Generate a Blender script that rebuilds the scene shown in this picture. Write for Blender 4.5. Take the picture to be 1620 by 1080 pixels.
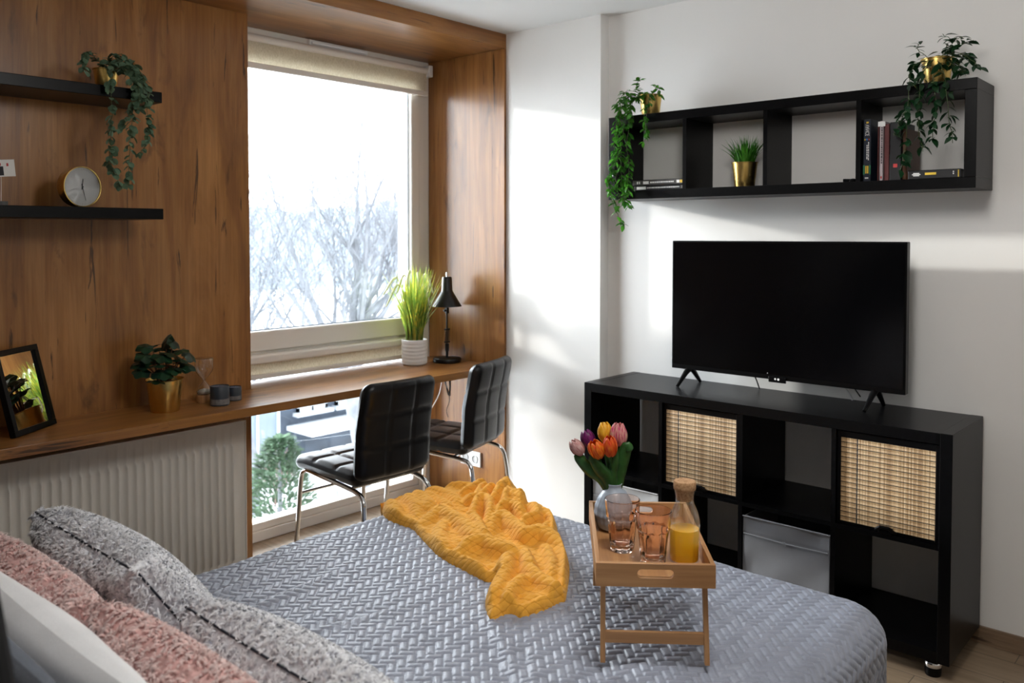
import bpy, math, random
import numpy as np
from mathutils import Vector, Matrix
R = math.radians
rng = random.Random(7)
for o in list(bpy.data.objects): bpy.data.objects.remove(o)
SC = bpy.context.scene
COL = SC.collection

# ------------------------------------------------------------------ camera, light, exposure
cam = bpy.data.cameras.new('camera'); CAM = bpy.data.objects.new('camera', cam); COL.objects.link(CAM)
CAM.location = (0, 0, 1.455); CAM.rotation_euler = (math.pi/2 - 0.0316, 0, -0.8411)
cam.sensor_width = 36; cam.lens = 1343.33/1620*36; cam.shift_y = -126.4/1620; cam.clip_start = .02; cam.clip_end = 500
cam.dof.use_dof = True; cam.dof.focus_distance = 2.5; cam.dof.aperture_fstop = 5.0
SC.camera = CAM
SC.view_settings.view_transform = 'Standard'; SC.view_settings.look = 'None'
SC.view_settings.gamma = 1; SC.view_settings.use_curve_mapping = False
SC.view_settings.exposure = 2.1
W = bpy.data.worlds.new('world'); SC.world = W; W.use_nodes = True
SUND = Vector((-0.28, 1, 0.20)).normalized()
wt = W.node_tree; bg = wt.nodes['Background']; bg.inputs[0].default_value = (0.92, 0.96, 1.0, 1)
# hazy winter sky: even overcast with a soft glow around the sun
wg = wt.nodes.new('ShaderNodeTexCoord'); wd = wt.nodes.new('ShaderNodeVectorMath'); wd.operation = 'DOT_PRODUCT'; wd.inputs[1].default_value = SUND
wp = wt.nodes.new('ShaderNodeMath'); wp.operation = 'POWER'; wc = wt.nodes.new('ShaderNodeMath'); wc.operation = 'MAXIMUM'; wc.inputs[1].default_value = 0
wm = wt.nodes.new('ShaderNodeMath'); wm.operation = 'MULTIPLY_ADD'; wm.inputs[1].default_value = 4.6; wm.inputs[2].default_value = 1.1; wp.inputs[1].default_value = 2.0
wt.links.new(wg.outputs['Generated'], wd.inputs[0]); wt.links.new(wd.outputs['Value'], wc.inputs[0]); wt.links.new(wc.outputs[0], wp.inputs[0]); wt.links.new(wp.outputs[0], wm.inputs[0]); wt.links.new(wm.outputs[0], bg.inputs[1])
sl = bpy.data.lights.new('sun', 'SUN'); SUN = bpy.data.objects.new('sun', sl); COL.objects.link(SUN)
sl.energy = 1.1; sl.angle = R(2.6); sl.color = (1, .95, .88)
SUN.rotation_euler = Vector((-0.28, 1, 0.20)).to_track_quat('Z', 'Y').to_euler(); SUN.location = (0, 8, 4)
pl = bpy.data.lights.new('window_portal', 'AREA'); PO = bpy.data.objects.new('window_portal', pl); COL.objects.link(PO)
pl.shape = 'RECTANGLE'; pl.size = 1.5; pl.size_y = 2.5; pl.cycles.is_portal = True
PO.location = (2.52, 3.80, 1.22); PO.rotation_euler = (R(-90), 0, 0)
SC.cycles.sample_clamp_indirect = 6.0
SC.cycles.max_bounces = 10; SC.cycles.transparent_max_bounces = 12

# fill light added out of view above the bed (its dome is built further down)
ll = bpy.data.lights.new('added_fill_light', 'POINT'); LO = bpy.data.objects.new('added_fill_light', ll); COL.objects.link(LO)
ll.energy = 8.5; ll.shadow_soft_size = .20; ll.color = (1, .975, .94); LO.location = (1.40, 0.70, 2.24)

# ------------------------------------------------------------------ materials
def sock(n, *names):
    for k in names:
        if k in n.inputs: return n.inputs[k]
class NT:
    def __init__(s, name):
        s.m = bpy.data.materials.new(name); s.m.use_nodes = True; s.t = s.m.node_tree
        s.b = s.t.nodes['Principled BSDF']; s.out = s.t.nodes['Material Output']
    def n(s, typ, **kw):
        x = s.t.nodes.new('ShaderNode' + typ)
        for k, v in kw.items(): setattr(x, k, v)
        return x
    def l(s, a, b): s.t.links.new(a, b)
    def val(s, inp, v):
        if isinstance(v, (int, float, tuple)): inp.default_value = v
        else: s.l(v, inp)
    def math(s, op, a, b=None, c=None, clamp=False):
        x = s.n('Math', operation=op, use_clamp=clamp)
        for i, v in enumerate((a, b, c)):
            if v is not None: s.val(x.inputs[i], v)
        return x.outputs[0]
    def coord(s, kind='Object', scale=(1, 1, 1), rot=(0, 0, 0), loc=(0, 0, 0)):
        c = s.n('TexCoord'); m = s.n('Mapping')
        m.inputs['Scale'].default_value = scale; m.inputs['Rotation'].default_value = rot; m.inputs['Location'].default_value = loc
        s.l(c.outputs[kind], m.inputs[0]); return m.outputs[0]
    def noise(s, vec, scale=5, detail=4, rough=.5, dist=0):
        x = s.n('TexNoise'); s.l(vec, x.inputs['Vector']); x.inputs['Scale'].default_value = scale
        x.inputs['Detail'].default_value = detail; x.inputs['Roughness'].default_value = rough; x.inputs['Distortion'].default_value = dist
        return x.outputs['Fac']
    def ramp(s, fac, stops, interp='LINEAR'):
        x = s.n('ValToRGB'); s.l(fac, x.inputs[0]); e = x.color_ramp.elements; x.color_ramp.interpolation = interp
        while len(e) < len(stops): e.new(.5)
        for i, (p, c) in enumerate(stops):
            e[i].position = p; e[i].color = (*c, 1) if len(c) == 3 else c
        return x.outputs[0]
    def mix(s, fac, a, b, mode='MIX'):
        x = s.n('Mix', data_type='RGBA', blend_type=mode)
        s.val(x.inputs[0], fac)
        for i, v in ((6, a), (7, b)):
            if isinstance(v, tuple): x.inputs[i].default_value = (*v, 1) if len(v) == 3 else v
            else: s.l(v, x.inputs[i])
        return x.outputs[2]
    def bump(s, h, strength=.3, dist=.01, normal=None):
        x = s.n('Bump'); x.inputs['Strength'].default_value = strength; x.inputs['Distance'].default_value = dist
        s.l(h, x.inputs['Height'])
        if normal is not None: s.l(normal, x.inputs['Normal'])
        s.l(x.outputs[0], s.b.inputs['Normal']); return x.outputs[0]
    def p(s, color=None, rough=None, metal=None, spec=None, **kw):
        b = s.b
        if color is not None:
            if isinstance(color, tuple): b.inputs['Base Color'].default_value = (*color, 1)
            else: s.l(color, b.inputs['Base Color'])
        if rough is not None: s.val(b.inputs['Roughness'], rough)
        if metal is not None: b.inputs['Metallic'].default_value = metal
        if spec is not None: b.inputs['Specular IOR Level'].default_value = spec
        for k, v in kw.items(): s.val(b.inputs[k.replace('_', ' ')], v)
        return s.m

def simple(name, color, rough=.5, metal=0, spec=.5, nscale=0, namt=.1, bump=0, bscale=80, kind='Object', **kw):
    t = NT(name); col = color
    v = t.coord(kind)
    if nscale:
        f = t.noise(v, nscale, 4)
        col = t.ramp(f, [(.3, tuple(c*(1-namt) for c in color)), (.7, tuple(min(1, c*(1+namt)) for c in color))])
    if bump: t.bump(t.noise(v, bscale, 3), bump, .002)
    return t.p(col, rough, metal, spec, **kw)

def wood(name, axis='z', rough=.29, lo=(.235, .098, .028), mid=(.325, .142, .038), hi=(.40, .190, .060)):
    t = NT(name); ai = 'xyz'.index(axis)
    def sc(a, c): v = [c]*3; v[ai] = a; return tuple(v)
    c0 = t.coord('Object', sc(.55, 5)); c1 = t.coord('Object', sc(1.6, 60)); c2 = t.coord('Object', sc(2.2, 6.5), loc=(3.1, 1.7, .4))
    c3 = t.coord('Object', sc(1.9, 24), loc=(7, 2, 5)); c4 = t.coord('Object', (1.1, 1.1, 1.1))
    base = t.ramp(t.noise(c0, 1.6, 7, .62, 1.4), [(.36, lo), (.5, mid), (.64, hi)])
    fine = t.ramp(t.noise(c1, 1.5, 4, .6), [(.3, (.80, .78, .76)), (.65, (1.06, 1.05, 1.04))])
    col = t.mix(1.0, base, fine, 'MULTIPLY')
    big = t.ramp(t.noise(c4, 1.6, 3), [(.35, (.86, .84, .82)), (.65, (1.08, 1.08, 1.08))])
    col = t.mix(1.0, col, big, 'MULTIPLY')
    kn = t.ramp(t.noise(c2, 1.9, 5, .6, .5), [(.61, (0, 0, 0)), (.74, (1, 1, 1))])
    col = t.mix(t.math('MULTIPLY', kn, .6), col, (.055, .024, .011))
    cr = t.ramp(t.noise(c3, 1.4, 5, .55, .9), [(.64, (0, 0, 0)), (.68, (1, 1, 1))])
    col = t.mix(t.math('MULTIPLY', cr, .8), col, (.028, .014, .008))
    t.bump(t.noise(c1, 1.5, 4, .6), .12, .002)
    return t.p(col, rough, 0, .5)

M = {}
M['wood_z'] = wood('oak_laminate_vertical', 'z'); M['wood_x'] = wood('oak_laminate_lengthwise', 'x')
M['wall'] = simple('wall_paint', (.84, .825, .80), .62, nscale=2, namt=.015, bump=.05, bscale=160)
M['ceiling'] = simple('ceiling_paint', (.82, .82, .81), .8, nscale=2, namt=.01)
M['black'] = simple('black_brown_foil', (.0016, .0016, .002), .34, spec=.14, nscale=60, namt=.35, bump=.12, bscale=140)
M['blacksat'] = simple('black_satin', (.0014, .0014, .0018), .32, spec=.16)
M['blackmetal'] = simple('black_lamp_metal', (.006, .006, .007), .38, .2, .5)
M['leather'] = simple('black_faux_leather', (.0028, .0028, .0036), .31, spec=.4, bump=.25, bscale=380)
M['chrome'] = simple('chrome', (.80, .80, .81), .09, 1)
M['radiator'] = simple('radiator_enamel', (.72, .68, .62), .38)
M['pvc'] = simple('window_pvc', (.80, .76, .70), .32)
M['pvcwhite'] = simple('white_plastic', (.80, .80, .80), .35)
def gold(n, r):
    t = NT(n); v = t.coord('Object', (1, 1, 40))
    t.bump(t.noise(v, 30, 2), .05, .001); return t.p((.72, .50, .16), r, 1)
M['gold'] = gold('brushed_gold', .27)
M['screen'] = simple('screen_glass', (.0012, .0012, .0016), .16, spec=.25)
M['white_ceramic'] = simple('white_ceramic', (.74, .73, .71), .45)
M['soil'] = simple('soil', (.018, .011, .007), .95, nscale=60, namt=.5)
M['paper'] = simple('paper', (.72, .70, .66), .8)
M['ink'] = simple('dark_print', (.02, .02, .025), .7)
M['mark'] = simple('light_print', (.75, .75, .74), .6)
M['markyellow'] = simple('yellow_print', (.75, .50, .04), .6)
M['markred'] = simple('red_print', (.45, .03, .03), .6)
M['markblue'] = simple('blue_print', (.03, .2, .6), .6)
M['markgreen'] = simple('green_print', (.02, .16, .07), .6)
M['bambooB'] = None
def bamboo_weave():
    t = NT('woven_bamboo'); c = t.n('TexCoord'); sp = t.n('SeparateXYZ'); t.l(c.outputs['Object'], sp.inputs[0])
    y = t.math('MULTIPLY', sp.outputs[1], 210.0); z = t.math('MULTIPLY', sp.outputs[2], 57.5)
    slat = t.math('FRACT', y); row = t.math('FRACT', z)
    thread = t.math('LESS_THAN', t.math('ABSOLUTE', t.math('SUBTRACT', row, .5)), .085)
    wn = t.n('TexWhiteNoise', noise_dimensions='1D'); t.l(t.math('FLOOR', y), wn.inputs['W'])
    wn3 = t.n('TexWhiteNoise', noise_dimensions='1D'); t.l(t.math('FLOOR', t.math('MULTIPLY', y, .1)), wn3.inputs['W'])
    col = t.ramp(wn.outputs['Value'], [(0, (.34, .20, .085)), (.5, (.52, .34, .17)), (1, (.66, .48, .28))])
    gap = t.math('LESS_THAN', slat, .14)
    col = t.mix(t.math('MULTIPLY', gap, .55), col, (.12, .06, .02))
    col = t.mix(t.math('MULTIPLY', t.math('GREATER_THAN', wn3.outputs['Value'], .86), t.math('LESS_THAN', t.math('FRACT', t.math('MULTIPLY', y, .1)), .1)), col, (.02, .012, .006))
    col = t.mix(thread, col, (.025, .015, .008))
    h = t.math('ADD', t.math('SINE', t.math('MULTIPLY', slat, math.pi)), t.math('MULTIPLY', t.math('SINE', t.math('MULTIPLY', row, math.pi)), 1.6))
    t.bump(h, .6, .002); return t.p(col, .55)
M['weave'] = bamboo_weave()
M['bamboo'] = None
def bamboo(name, ax, lo=(.36, .17, .065), hi=(.58, .32, .14)):
    t = NT(name); s = [60]*3; s['xyz'.index(ax)] = 2.5
    c = t.coord('Object', tuple(s)); c2 = t.coord('Object', tuple(25 if k > 10 else 2 for k in s))
    col = t.ramp(t.noise(c, 1.2, 4, .6), [(.3, lo), (.7, hi)])
    col = t.mix(.35, col, t.ramp(t.noise(c2, 1, 1), [(.45, lo), (.55, hi)]))
    return t.p(col, .42)
M['bamboo_x'] = bamboo('bamboo_wood_wide', 'x'); M['bamboo_y'] = bamboo('bamboo_wood_long', 'y'); M['bamboo_z'] = bamboo('bamboo_wood_tall', 'z')
def cloth(name, color, rough=.8, weave=0, bump=.3, sheen=.3, sc=900, amt=.12):
    t = NT(name); v = t.coord('Object')
    w = t.noise(v, sc, 2); big = t.noise(v, 9, 4)
    col = t.ramp(t.math('ADD', t.math('MULTIPLY', w, .6), t.math('MULTIPLY', big, .4)), [(.35, tuple(c*(1-amt) for c in color)), (.65, tuple(c*(1+amt) for c in color))])
    t.bump(w, bump, .001); return t.p(col, rough, Sheen_Weight=sheen, Sheen_Roughness=.5)
M['boxcloth'] = cloth('grey_box_fabric', (.10, .105, .12), .6, sheen=.5)
M['boxclothlight'] = cloth('pale_grey_box_fabric', (.36, .36, .37), .6, sheen=.5)
def blindm():
    t = NT('linen_blind_fabric'); v = t.coord('Object')
    col = t.ramp(t.noise(t.coord('Object', (1, 1, .25)), 420, 2), [(.35, (.74, .68, .56)), (.65, (.92, .87, .76))])
    t.p(col, .9); tr = t.n('BsdfTranslucent'); t.l(col, tr.inputs[0]); mx = t.n('MixShader'); mx.inputs[0].default_value = .6
    t.l(t.b.outputs[0], mx.inputs[1]); t.l(tr.outputs[0], mx.inputs[2]); t.l(mx.outputs[0], t.out.inputs[0]); return t.m
M['blind'] = blindm()
M['whitelinen'] = cloth('white_cotton', (.80, .80, .81), .85, bump=.1)
M['denim'] = cloth('dark_blue_grey_fabric', (.075, .09, .12), .9, bump=.6, sc=500, amt=.4)
M['blackcloth'] = cloth('black_upholstery', (.004, .004, .005), .9, bump=.3, sheen=0)
def glassmat(name, color, rough=0, ior=1.45):
    t = NT(name); return t.p(color, rough, 0, .5, Transmission_Weight=1.0, IOR=ior)
M['glass'] = glassmat('clear_glass', (.97, .98, .98)); M['pink_glass'] = None
def pane():
    t = NT('window_glass'); t.t.nodes.remove(t.b)
    tr = t.n('BsdfTransparent'); tr.inputs[0].default_value = (.95, .97, .98, 1)
    gl = t.n('BsdfGlossy'); gl.inputs['Roughness'].default_value = 0.0
    fr = t.n('Fresnel'); fr.inputs[0].default_value = 1.35
    mx = t.n('MixShader'); t.l(fr.outputs[0], mx.inputs[0]); t.l(tr.outputs[0], mx.inputs[1]); t.l(gl.outputs[0], mx.inputs[2])
    t.l(mx.outputs[0], t.out.inputs[0]); return t.m
M['pane'] = pane()
def thin(name, tint, amt):
    t = NT(name); t.b.inputs['Base Color'].default_value = (*tint, 1); t.b.inputs['Transmission Weight'].default_value = 1; t.b.inputs['Roughness'].default_value = 0; t.b.inputs['IOR'].default_value = 1.45
    tr = t.n('BsdfTransparent'); tr.inputs[0].default_value = (*tint, 1); mx = t.n('MixShader'); mx.inputs[0].default_value = amt
    t.l(t.b.outputs[0], mx.inputs[1]); t.l(tr.outputs[0], mx.inputs[2]); t.l(mx.outputs[0], t.out.inputs[0]); return t.m
M['pink_glass'] = glassmat('rose_glass', (1.0, .83, .75)); M['thin_glass'] = thin('clear_bottle_glass', (.98, .99, .99), .82)
M['juice'] = simple('orange_juice', (1.0, .50, .015), .25, nscale=20, namt=.03, Subsurface_Weight=.4, Subsurface_Radius=(.03, .015, .004))
def cork():
    t = NT('cork'); v = t.coord('Object')
    return t.p(t.ramp(t.noise(v, 160, 5, .7), [(.3, (.20, .09, .035)), (.5, (.44, .25, .12)), (.7, (.58, .37, .20))]), .85)
M['cork'] = cork()
def translucent(t, col, amt):
    tr = t.n('BsdfTranslucent'); t.l(col, tr.inputs[0]); mx = t.n('MixShader'); mx.inputs[0].default_value = amt
    t.l(t.b.outputs[0], mx.inputs[1]); t.l(tr.outputs[0], mx.inputs[2]); t.l(mx.outputs[0], t.out.inputs[0])
def leafmat(name, c0, c1, rough=.4, trans=.15):
    t = NT(name); g = t.n('TexCoord')
    col = t.ramp(t.noise(g.outputs['Object'], 28, 3), [(.3, c0), (.7, c1)])
    t.p(col, rough, 0, .5); translucent(t, t.ramp(t.noise(g.outputs['Object'], 28, 3), [(.3, tuple(min(1, 2*q) for q in c0)), (.7, tuple(min(1, 2*q) for q in c1))]), trans)
    return t.m
M['leaf_dark'] = leafmat('glossy_dark_leaf', (.004, .022, .008), (.012, .058, .018), .3)
M['leaf_vine'] = leafmat('vine_leaf', (.012, .065, .008), (.06, .22, .02), .26, .35)
M['leaf_euc'] = leafmat('eucalyptus_leaf', (.06, .12, .07), (.15, .24, .15), .6)
M['leaf_round'] = leafmat('round_leaf', (.004, .016, .014), (.014, .060, .022), .4, .1)
M['stem'] = simple('plant_stem', (.06, .09, .03), .6)
M['stemred'] = simple('reddish_stem', (.16, .06, .03), .6)
M['tulipleaf'] = leafmat('tulip_leaf', (.008, .05, .007), (.03, .13, .02), .42)
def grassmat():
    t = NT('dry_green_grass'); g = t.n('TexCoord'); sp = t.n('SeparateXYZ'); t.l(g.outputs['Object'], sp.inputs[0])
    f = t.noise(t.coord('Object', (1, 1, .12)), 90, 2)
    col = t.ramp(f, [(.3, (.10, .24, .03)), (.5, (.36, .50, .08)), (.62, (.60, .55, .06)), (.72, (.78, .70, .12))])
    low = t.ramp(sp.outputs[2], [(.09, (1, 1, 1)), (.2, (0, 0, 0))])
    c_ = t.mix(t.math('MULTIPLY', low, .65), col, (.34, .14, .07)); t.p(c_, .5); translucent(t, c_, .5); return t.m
M['grass'] = grassmat()
M['seedhead'] = simple('pale_seed_head', (.80, .82, .62), .8)
M['candle'] = simple('dark_candle_jar', (.022, .030, .042), .45)
M['label'] = simple('grey_label', (.16, .15, .145), .7, nscale=80, namt=.3)
M['mirror'] = simple('mirror_glass', (.86, .87, .88), .01, 1)
M['wax'] = simple('wax', (.10, .13, .18), .4)
M['cable'] = simple('cable_black', (.01, .01, .01), .5); M['cablewhite'] = simple('cable_white', (.7, .7, .7), .5)

def quilt():
    t = NT('grey_velvet_quilt'); v = t.coord('Object')
    col = t.ramp(t.noise(v, 14, 4), [(.3, (.25, .272, .335)), (.7, (.31, .335, .41))])
    t.bump(t.noise(t.coord('Object', (1, 1, 1)), 130, 4, .65), .35, .004)
    return t.p(col, .40, 0, .6, Sheen_Weight=.5, Sheen_Roughness=.35, Sheen_Tint=(.85, .88, .95, 1))
M['quilt'] = quilt()
def throwm():
    t = NT('mustard_quilted_cotton'); c = t.n('TexCoord'); v = t.coord('Object')
    nv = t.n('Mapping'); t.l(c.outputs['UV'], nv.inputs[0])
    # warped quilting grid
    warp = t.n('TexNoise'); t.l(v, warp.inputs['Vector']); warp.inputs['Scale'].default_value = 7; warp.inputs['Detail'].default_value = 2
    sub = t.n('VectorMath', operation='SUBTRACT'); t.l(warp.outputs['Color'], sub.inputs[0]); sub.inputs[1].default_value = (.5, .5, .5)
    scl = t.n('VectorMath', operation='SCALE'); t.l(sub.outputs[0], scl.inputs[0]); scl.inputs['Scale'].default_value = .07
    add = t.n('VectorMath', operation='ADD'); t.l(c.outputs['UV'], add.inputs[0]); t.l(scl.outputs[0], add.inputs[1])
    sp = t.n('SeparateXYZ'); t.l(add.outputs[0], sp.inputs[0])
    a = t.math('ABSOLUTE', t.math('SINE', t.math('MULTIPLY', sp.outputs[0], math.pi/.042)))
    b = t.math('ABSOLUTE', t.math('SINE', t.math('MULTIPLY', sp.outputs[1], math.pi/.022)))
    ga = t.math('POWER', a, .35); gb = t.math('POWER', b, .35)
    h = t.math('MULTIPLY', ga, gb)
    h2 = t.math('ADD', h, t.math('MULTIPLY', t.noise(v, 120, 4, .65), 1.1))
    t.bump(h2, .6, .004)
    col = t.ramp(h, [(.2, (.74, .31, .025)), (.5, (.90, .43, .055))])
    return t.p(col, .85, 0, .2, Sheen_Weight=.25, Sheen_Roughness=.5, Sheen_Tint=(1, .8, .5, 1))
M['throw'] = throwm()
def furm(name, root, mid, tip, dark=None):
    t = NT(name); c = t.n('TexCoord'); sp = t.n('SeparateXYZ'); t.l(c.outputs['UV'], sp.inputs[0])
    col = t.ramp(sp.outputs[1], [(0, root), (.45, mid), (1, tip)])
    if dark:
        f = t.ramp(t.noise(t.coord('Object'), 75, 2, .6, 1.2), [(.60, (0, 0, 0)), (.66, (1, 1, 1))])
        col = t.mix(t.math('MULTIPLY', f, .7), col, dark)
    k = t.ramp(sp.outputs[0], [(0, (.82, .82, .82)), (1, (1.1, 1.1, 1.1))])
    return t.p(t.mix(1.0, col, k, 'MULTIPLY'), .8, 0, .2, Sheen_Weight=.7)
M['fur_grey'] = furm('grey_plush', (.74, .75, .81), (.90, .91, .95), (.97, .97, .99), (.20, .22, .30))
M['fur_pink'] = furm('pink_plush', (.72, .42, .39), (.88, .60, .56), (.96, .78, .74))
M['plush_base_grey'] = simple('grey_plush_base', (.74, .74, .80), .9, nscale=40, namt=.3)
M['plush_base_pink'] = simple('pink_plush_base', (.76, .46, .43), .9, nscale=40, namt=.2)

def floor_m():
    t = NT('wood_look_floor'); c = t.coord('Object', (1, 1, 1), (0, 0, R(90)))
    b = t.n('TexBrick'); t.l(c, b.inputs['Vector']); b.offset = .37
    b.inputs['Scale'].default_value = 1; b.inputs['Brick Width'].default_value = .62; b.inputs['Row Height'].default_value = .155
    b.inputs['Mortar Size'].default_value = .0018; b.inputs['Color1'].default_value = (.26, .19, .125, 1); b.inputs['Color2'].default_value = (.33, .25, .175, 1)
    b.inputs['Mortar'].default_value = (.12, .09, .065, 1)
    g = t.ramp(t.noise(t.coord('Object', (28, 2.2, 1)), 1.3, 5, .6, .6), [(.3, (.72, .68, .63)), (.7, (1.15, 1.13, 1.1))])
    return t.p(t.mix(1.0, b.outputs['Color'], g, 'MULTIPLY'), .42)
M['floor'] = floor_m()
M['skirt'] = wood('skirting_wood_look', 'y', .45, (.16, .10, .06), (.24, .16, .10), (.32, .23, .15))
# exterior
def snow():
    t = NT('snowy_ground'); v = t.coord('Object')
    return t.p(t.ramp(t.noise(v, .55, 5, .6), [(.30, (.14, .19, .13)), (.38, (.45, .48, .43)), (.45, (.84, .86, .88))]), .9)
M['snow'] = snow(); M['snowclean'] = simple('roof_snow', (.80, .83, .87), .9)
M['bark'] = simple('hazed_bare_bark', (.20, .21, .23), .9, nscale=3, namt=.25)  # bark lightened towards blue-grey, the mist is put into its colour
M['housedark'] = simple('dark_cladding', (.06, .075, .10), .8, nscale=2, namt=.3)
M['housewhite'] = simple('white_render', (.62, .65, .68), .8); M['housepane'] = simple('house_pane', (.22, .27, .32), .2)
M['conifer'] = simple('conifer_green', (.07, .13, .07), .8, nscale=2, namt=.4)
M['shrub'] = simple('brown_twigs', (.19, .13, .11), .9); M['hill'] = simple('hazed_wooded_hill', (.30, .36, .43), .95, nscale=.1, namt=.25)  # hill colour paled and blued to carry the distance haze
M['render_wall'] = simple('exterior_render', (.72, .74, .76), .8)

# ------------------------------------------------------------------ mesh helpers
class MB:
    def __init__(s): s.v = []; s.f = []; s.uv = None
    def add(s, vs, fs):
        k = len(s.v); s.v += [tuple(p) for p in vs]; s.f += [tuple(i+k for i in f) for f in fs]; return s
    def box(s, x0, x1, y0, y1, z0, z1, mat=None):
        vs = [Vector((x, y, z)) for z in (z0, z1) for y in (y0, y1) for x in (x0, x1)]
        if mat: vs = [mat @ p for p in vs]
        return s.add(vs, [(0, 2, 3, 1), (4, 5, 7, 6), (0, 1, 5, 4), (2, 6, 7, 3), (0, 4, 6, 2), (1, 3, 7, 5)])
    def tube(s, pts, r, n=8, cap=True):
        pts = [Vector(p) for p in pts]; rs = r if isinstance(r, (list, tuple)) else [r]*len(pts)
        rings = []; up = None
        for i, p in enumerate(pts):
            a = pts[max(0, i-1)]; b = pts[min(len(pts)-1, i+1)]; d = (b-a)
            d = d.normalized() if d.length > 1e-9 else Vector((0, 0, 1))
            if up is None: up = Vector((0, 0, 1)) if abs(d.z) < .9 else Vector((1, 0, 0))
            x = up.cross(d)
            if x.length < 1e-6: x = Vector((0, 1, 0)).cross(d)
            x.normalize(); y = d.cross(x); up = y
            rings.append([p + x*math.cos(2*math.pi*k/n)*rs[i] + y*math.sin(2*math.pi*k/n)*rs[i] for k in range(n)])
        fs = []
        for i in range(len(pts)-1):
            for k in range(n):
                fs.append((i*n+k, i*n+(k+1) % n, (i+1)*n+(k+1) % n, (i+1)*n+k))
        if cap: fs.append(tuple(range(n))[::-1]); fs.append(tuple((len(pts)-1)*n+k for k in range(n)))
        return s.add([p for q in rings for p in q], fs)
    def lathe(s, prof, n=32, c=(0, 0, 0), mod=None):
        vs = []; fs = []
        for j, (r, z) in enumerate(prof):
            for k in range(n):
                a = 2*math.pi*k/n; rr = r*(mod(a, z, j) if mod else 1)
                vs.append((c[0]+rr*math.cos(a), c[1]+rr*math.sin(a), c[2]+z))
        m = len(prof)
        for j in range(m-1):
            for k in range(n): fs.append((j*n+k, j*n+(k+1) % n, (j+1)*n+(k+1) % n, (j+1)*n+k))
        if prof[0][0] > 1e-5: fs.append(tuple(range(n))[::-1])
        if prof[-1][0] > 1e-5: fs.append(tuple((m-1)*n+k for k in range(n)))
        return s.add(vs, fs)
    def prism(s, poly, a, h, frame):
        # poly 2D outline, frame(u,v,w)->3D, extruded w from a to h
        n = len(poly); vs = [frame(u, v, a) for u, v in poly] + [frame(u, v, h) for u, v in poly]
        return s.add(vs, [tuple(range(n))[::-1], tuple(range(n, 2*n))] + [(k, (k+1) % n, n+(k+1) % n, n+k) for k in range(n)])
    def leaf(s, p, d, nrm, L, Wd, fold=.25, droop=.2, round_=False):
        p = Vector(p); d = Vector(d).normalized(); nrm = Vector(nrm); sd = d.cross(nrm)
        if sd.length < 1e-4: sd = d.cross(Vector((.3, .8, .5)))
        sd.normalize(); n2 = sd.cross(d).normalized()
        prof = [(.0, .06), (.25, .8), (.5, 1.0), (.78, .62), (1.0, 0.02)] if not round_ else [(0, .1), (.18, .8), (.5, 1.05), (.82, .8), (1, .15)]
        vs = []
        for t, w in prof:
            c = p + d*L*t - n2*(droop*L*t*t)
            vs += [c - sd*Wd*.5*w + n2*fold*Wd*.5*w, c, c + sd*Wd*.5*w + n2*fold*Wd*.5*w]
        fs = []
        for i in range(len(prof)-1):
            a = i*3; fs += [(a, a+1, a+4, a+3), (a+1, a+2, a+5, a+4)]
        return s.add(vs, fs)
    def build(s, name, mat, parent=None, smooth=False, bevel=0, loc=None, rotz=None, segs=2):
        me = bpy.data.meshes.new(name); me.from_pydata([tuple(p) for p in s.v], [], s.f); me.update()
        if smooth: me.polygons.foreach_set('use_smooth', [True]*len(me.polygons))
        o = bpy.data.objects.new(name, me); COL.objects.link(o)
        if mat is not None: me.materials.append(mat if not isinstance(mat, str) else M[mat])
        if parent is not None: o.parent = parent
        if bevel:
            b = o.modifiers.new('bevel', 'BEVEL'); b.width = bevel; b.segments = segs; b.limit_method = 'ANGLE'; b.angle_limit = R(40)
        if smooth and smooth != 'all':
            me.set_sharp_from_angle(angle=R(50)) if hasattr(me, 'set_sharp_from_angle') else None
        if loc is not None: o.location = loc
        if rotz is not None: o.rotation_euler = (0, 0, rotz)
        return o

def tag(o, label, cat, group=None, kind=None):
    o['label'] = label; o['category'] = cat
    if group: o['group'] = group
    if kind: o['kind'] = kind
    return o
def empty(name, loc, rotz=0, label=None, cat=None, group=None):
    o = bpy.data.objects.new(name, None); COL.objects.link(o); o.location = loc; o.rotation_euler = (0, 0, rotz); o.empty_display_size = .05
    if label: tag(o, label, cat, group)
    return o
def struct(o): o['kind'] = 'structure'; return o
def copy_tree(o, parent=None):
    c = o.copy(); COL.objects.link(c)
    if parent is not None: c.parent = parent
    for ch in list(o.children): copy_tree(ch, c)
    return c
def smooth_path(pts, n=6):
    pts = [Vector(p) for p in pts]; P = [pts[0]*2-pts[1]] + pts + [pts[-1]*2-pts[-2]]; out = []
    for i in range(1, len(P)-2):
        for k in range(n):
            t = k/n; a, b, c, d = P[i-1:i+3]
            out.append(.5*((2*b)+(c-a)*t+(2*a-5*b+4*c-d)*t*t+(3*b-a-3*c+d)*t**3))
    out.append(pts[-1]); return out

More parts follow.
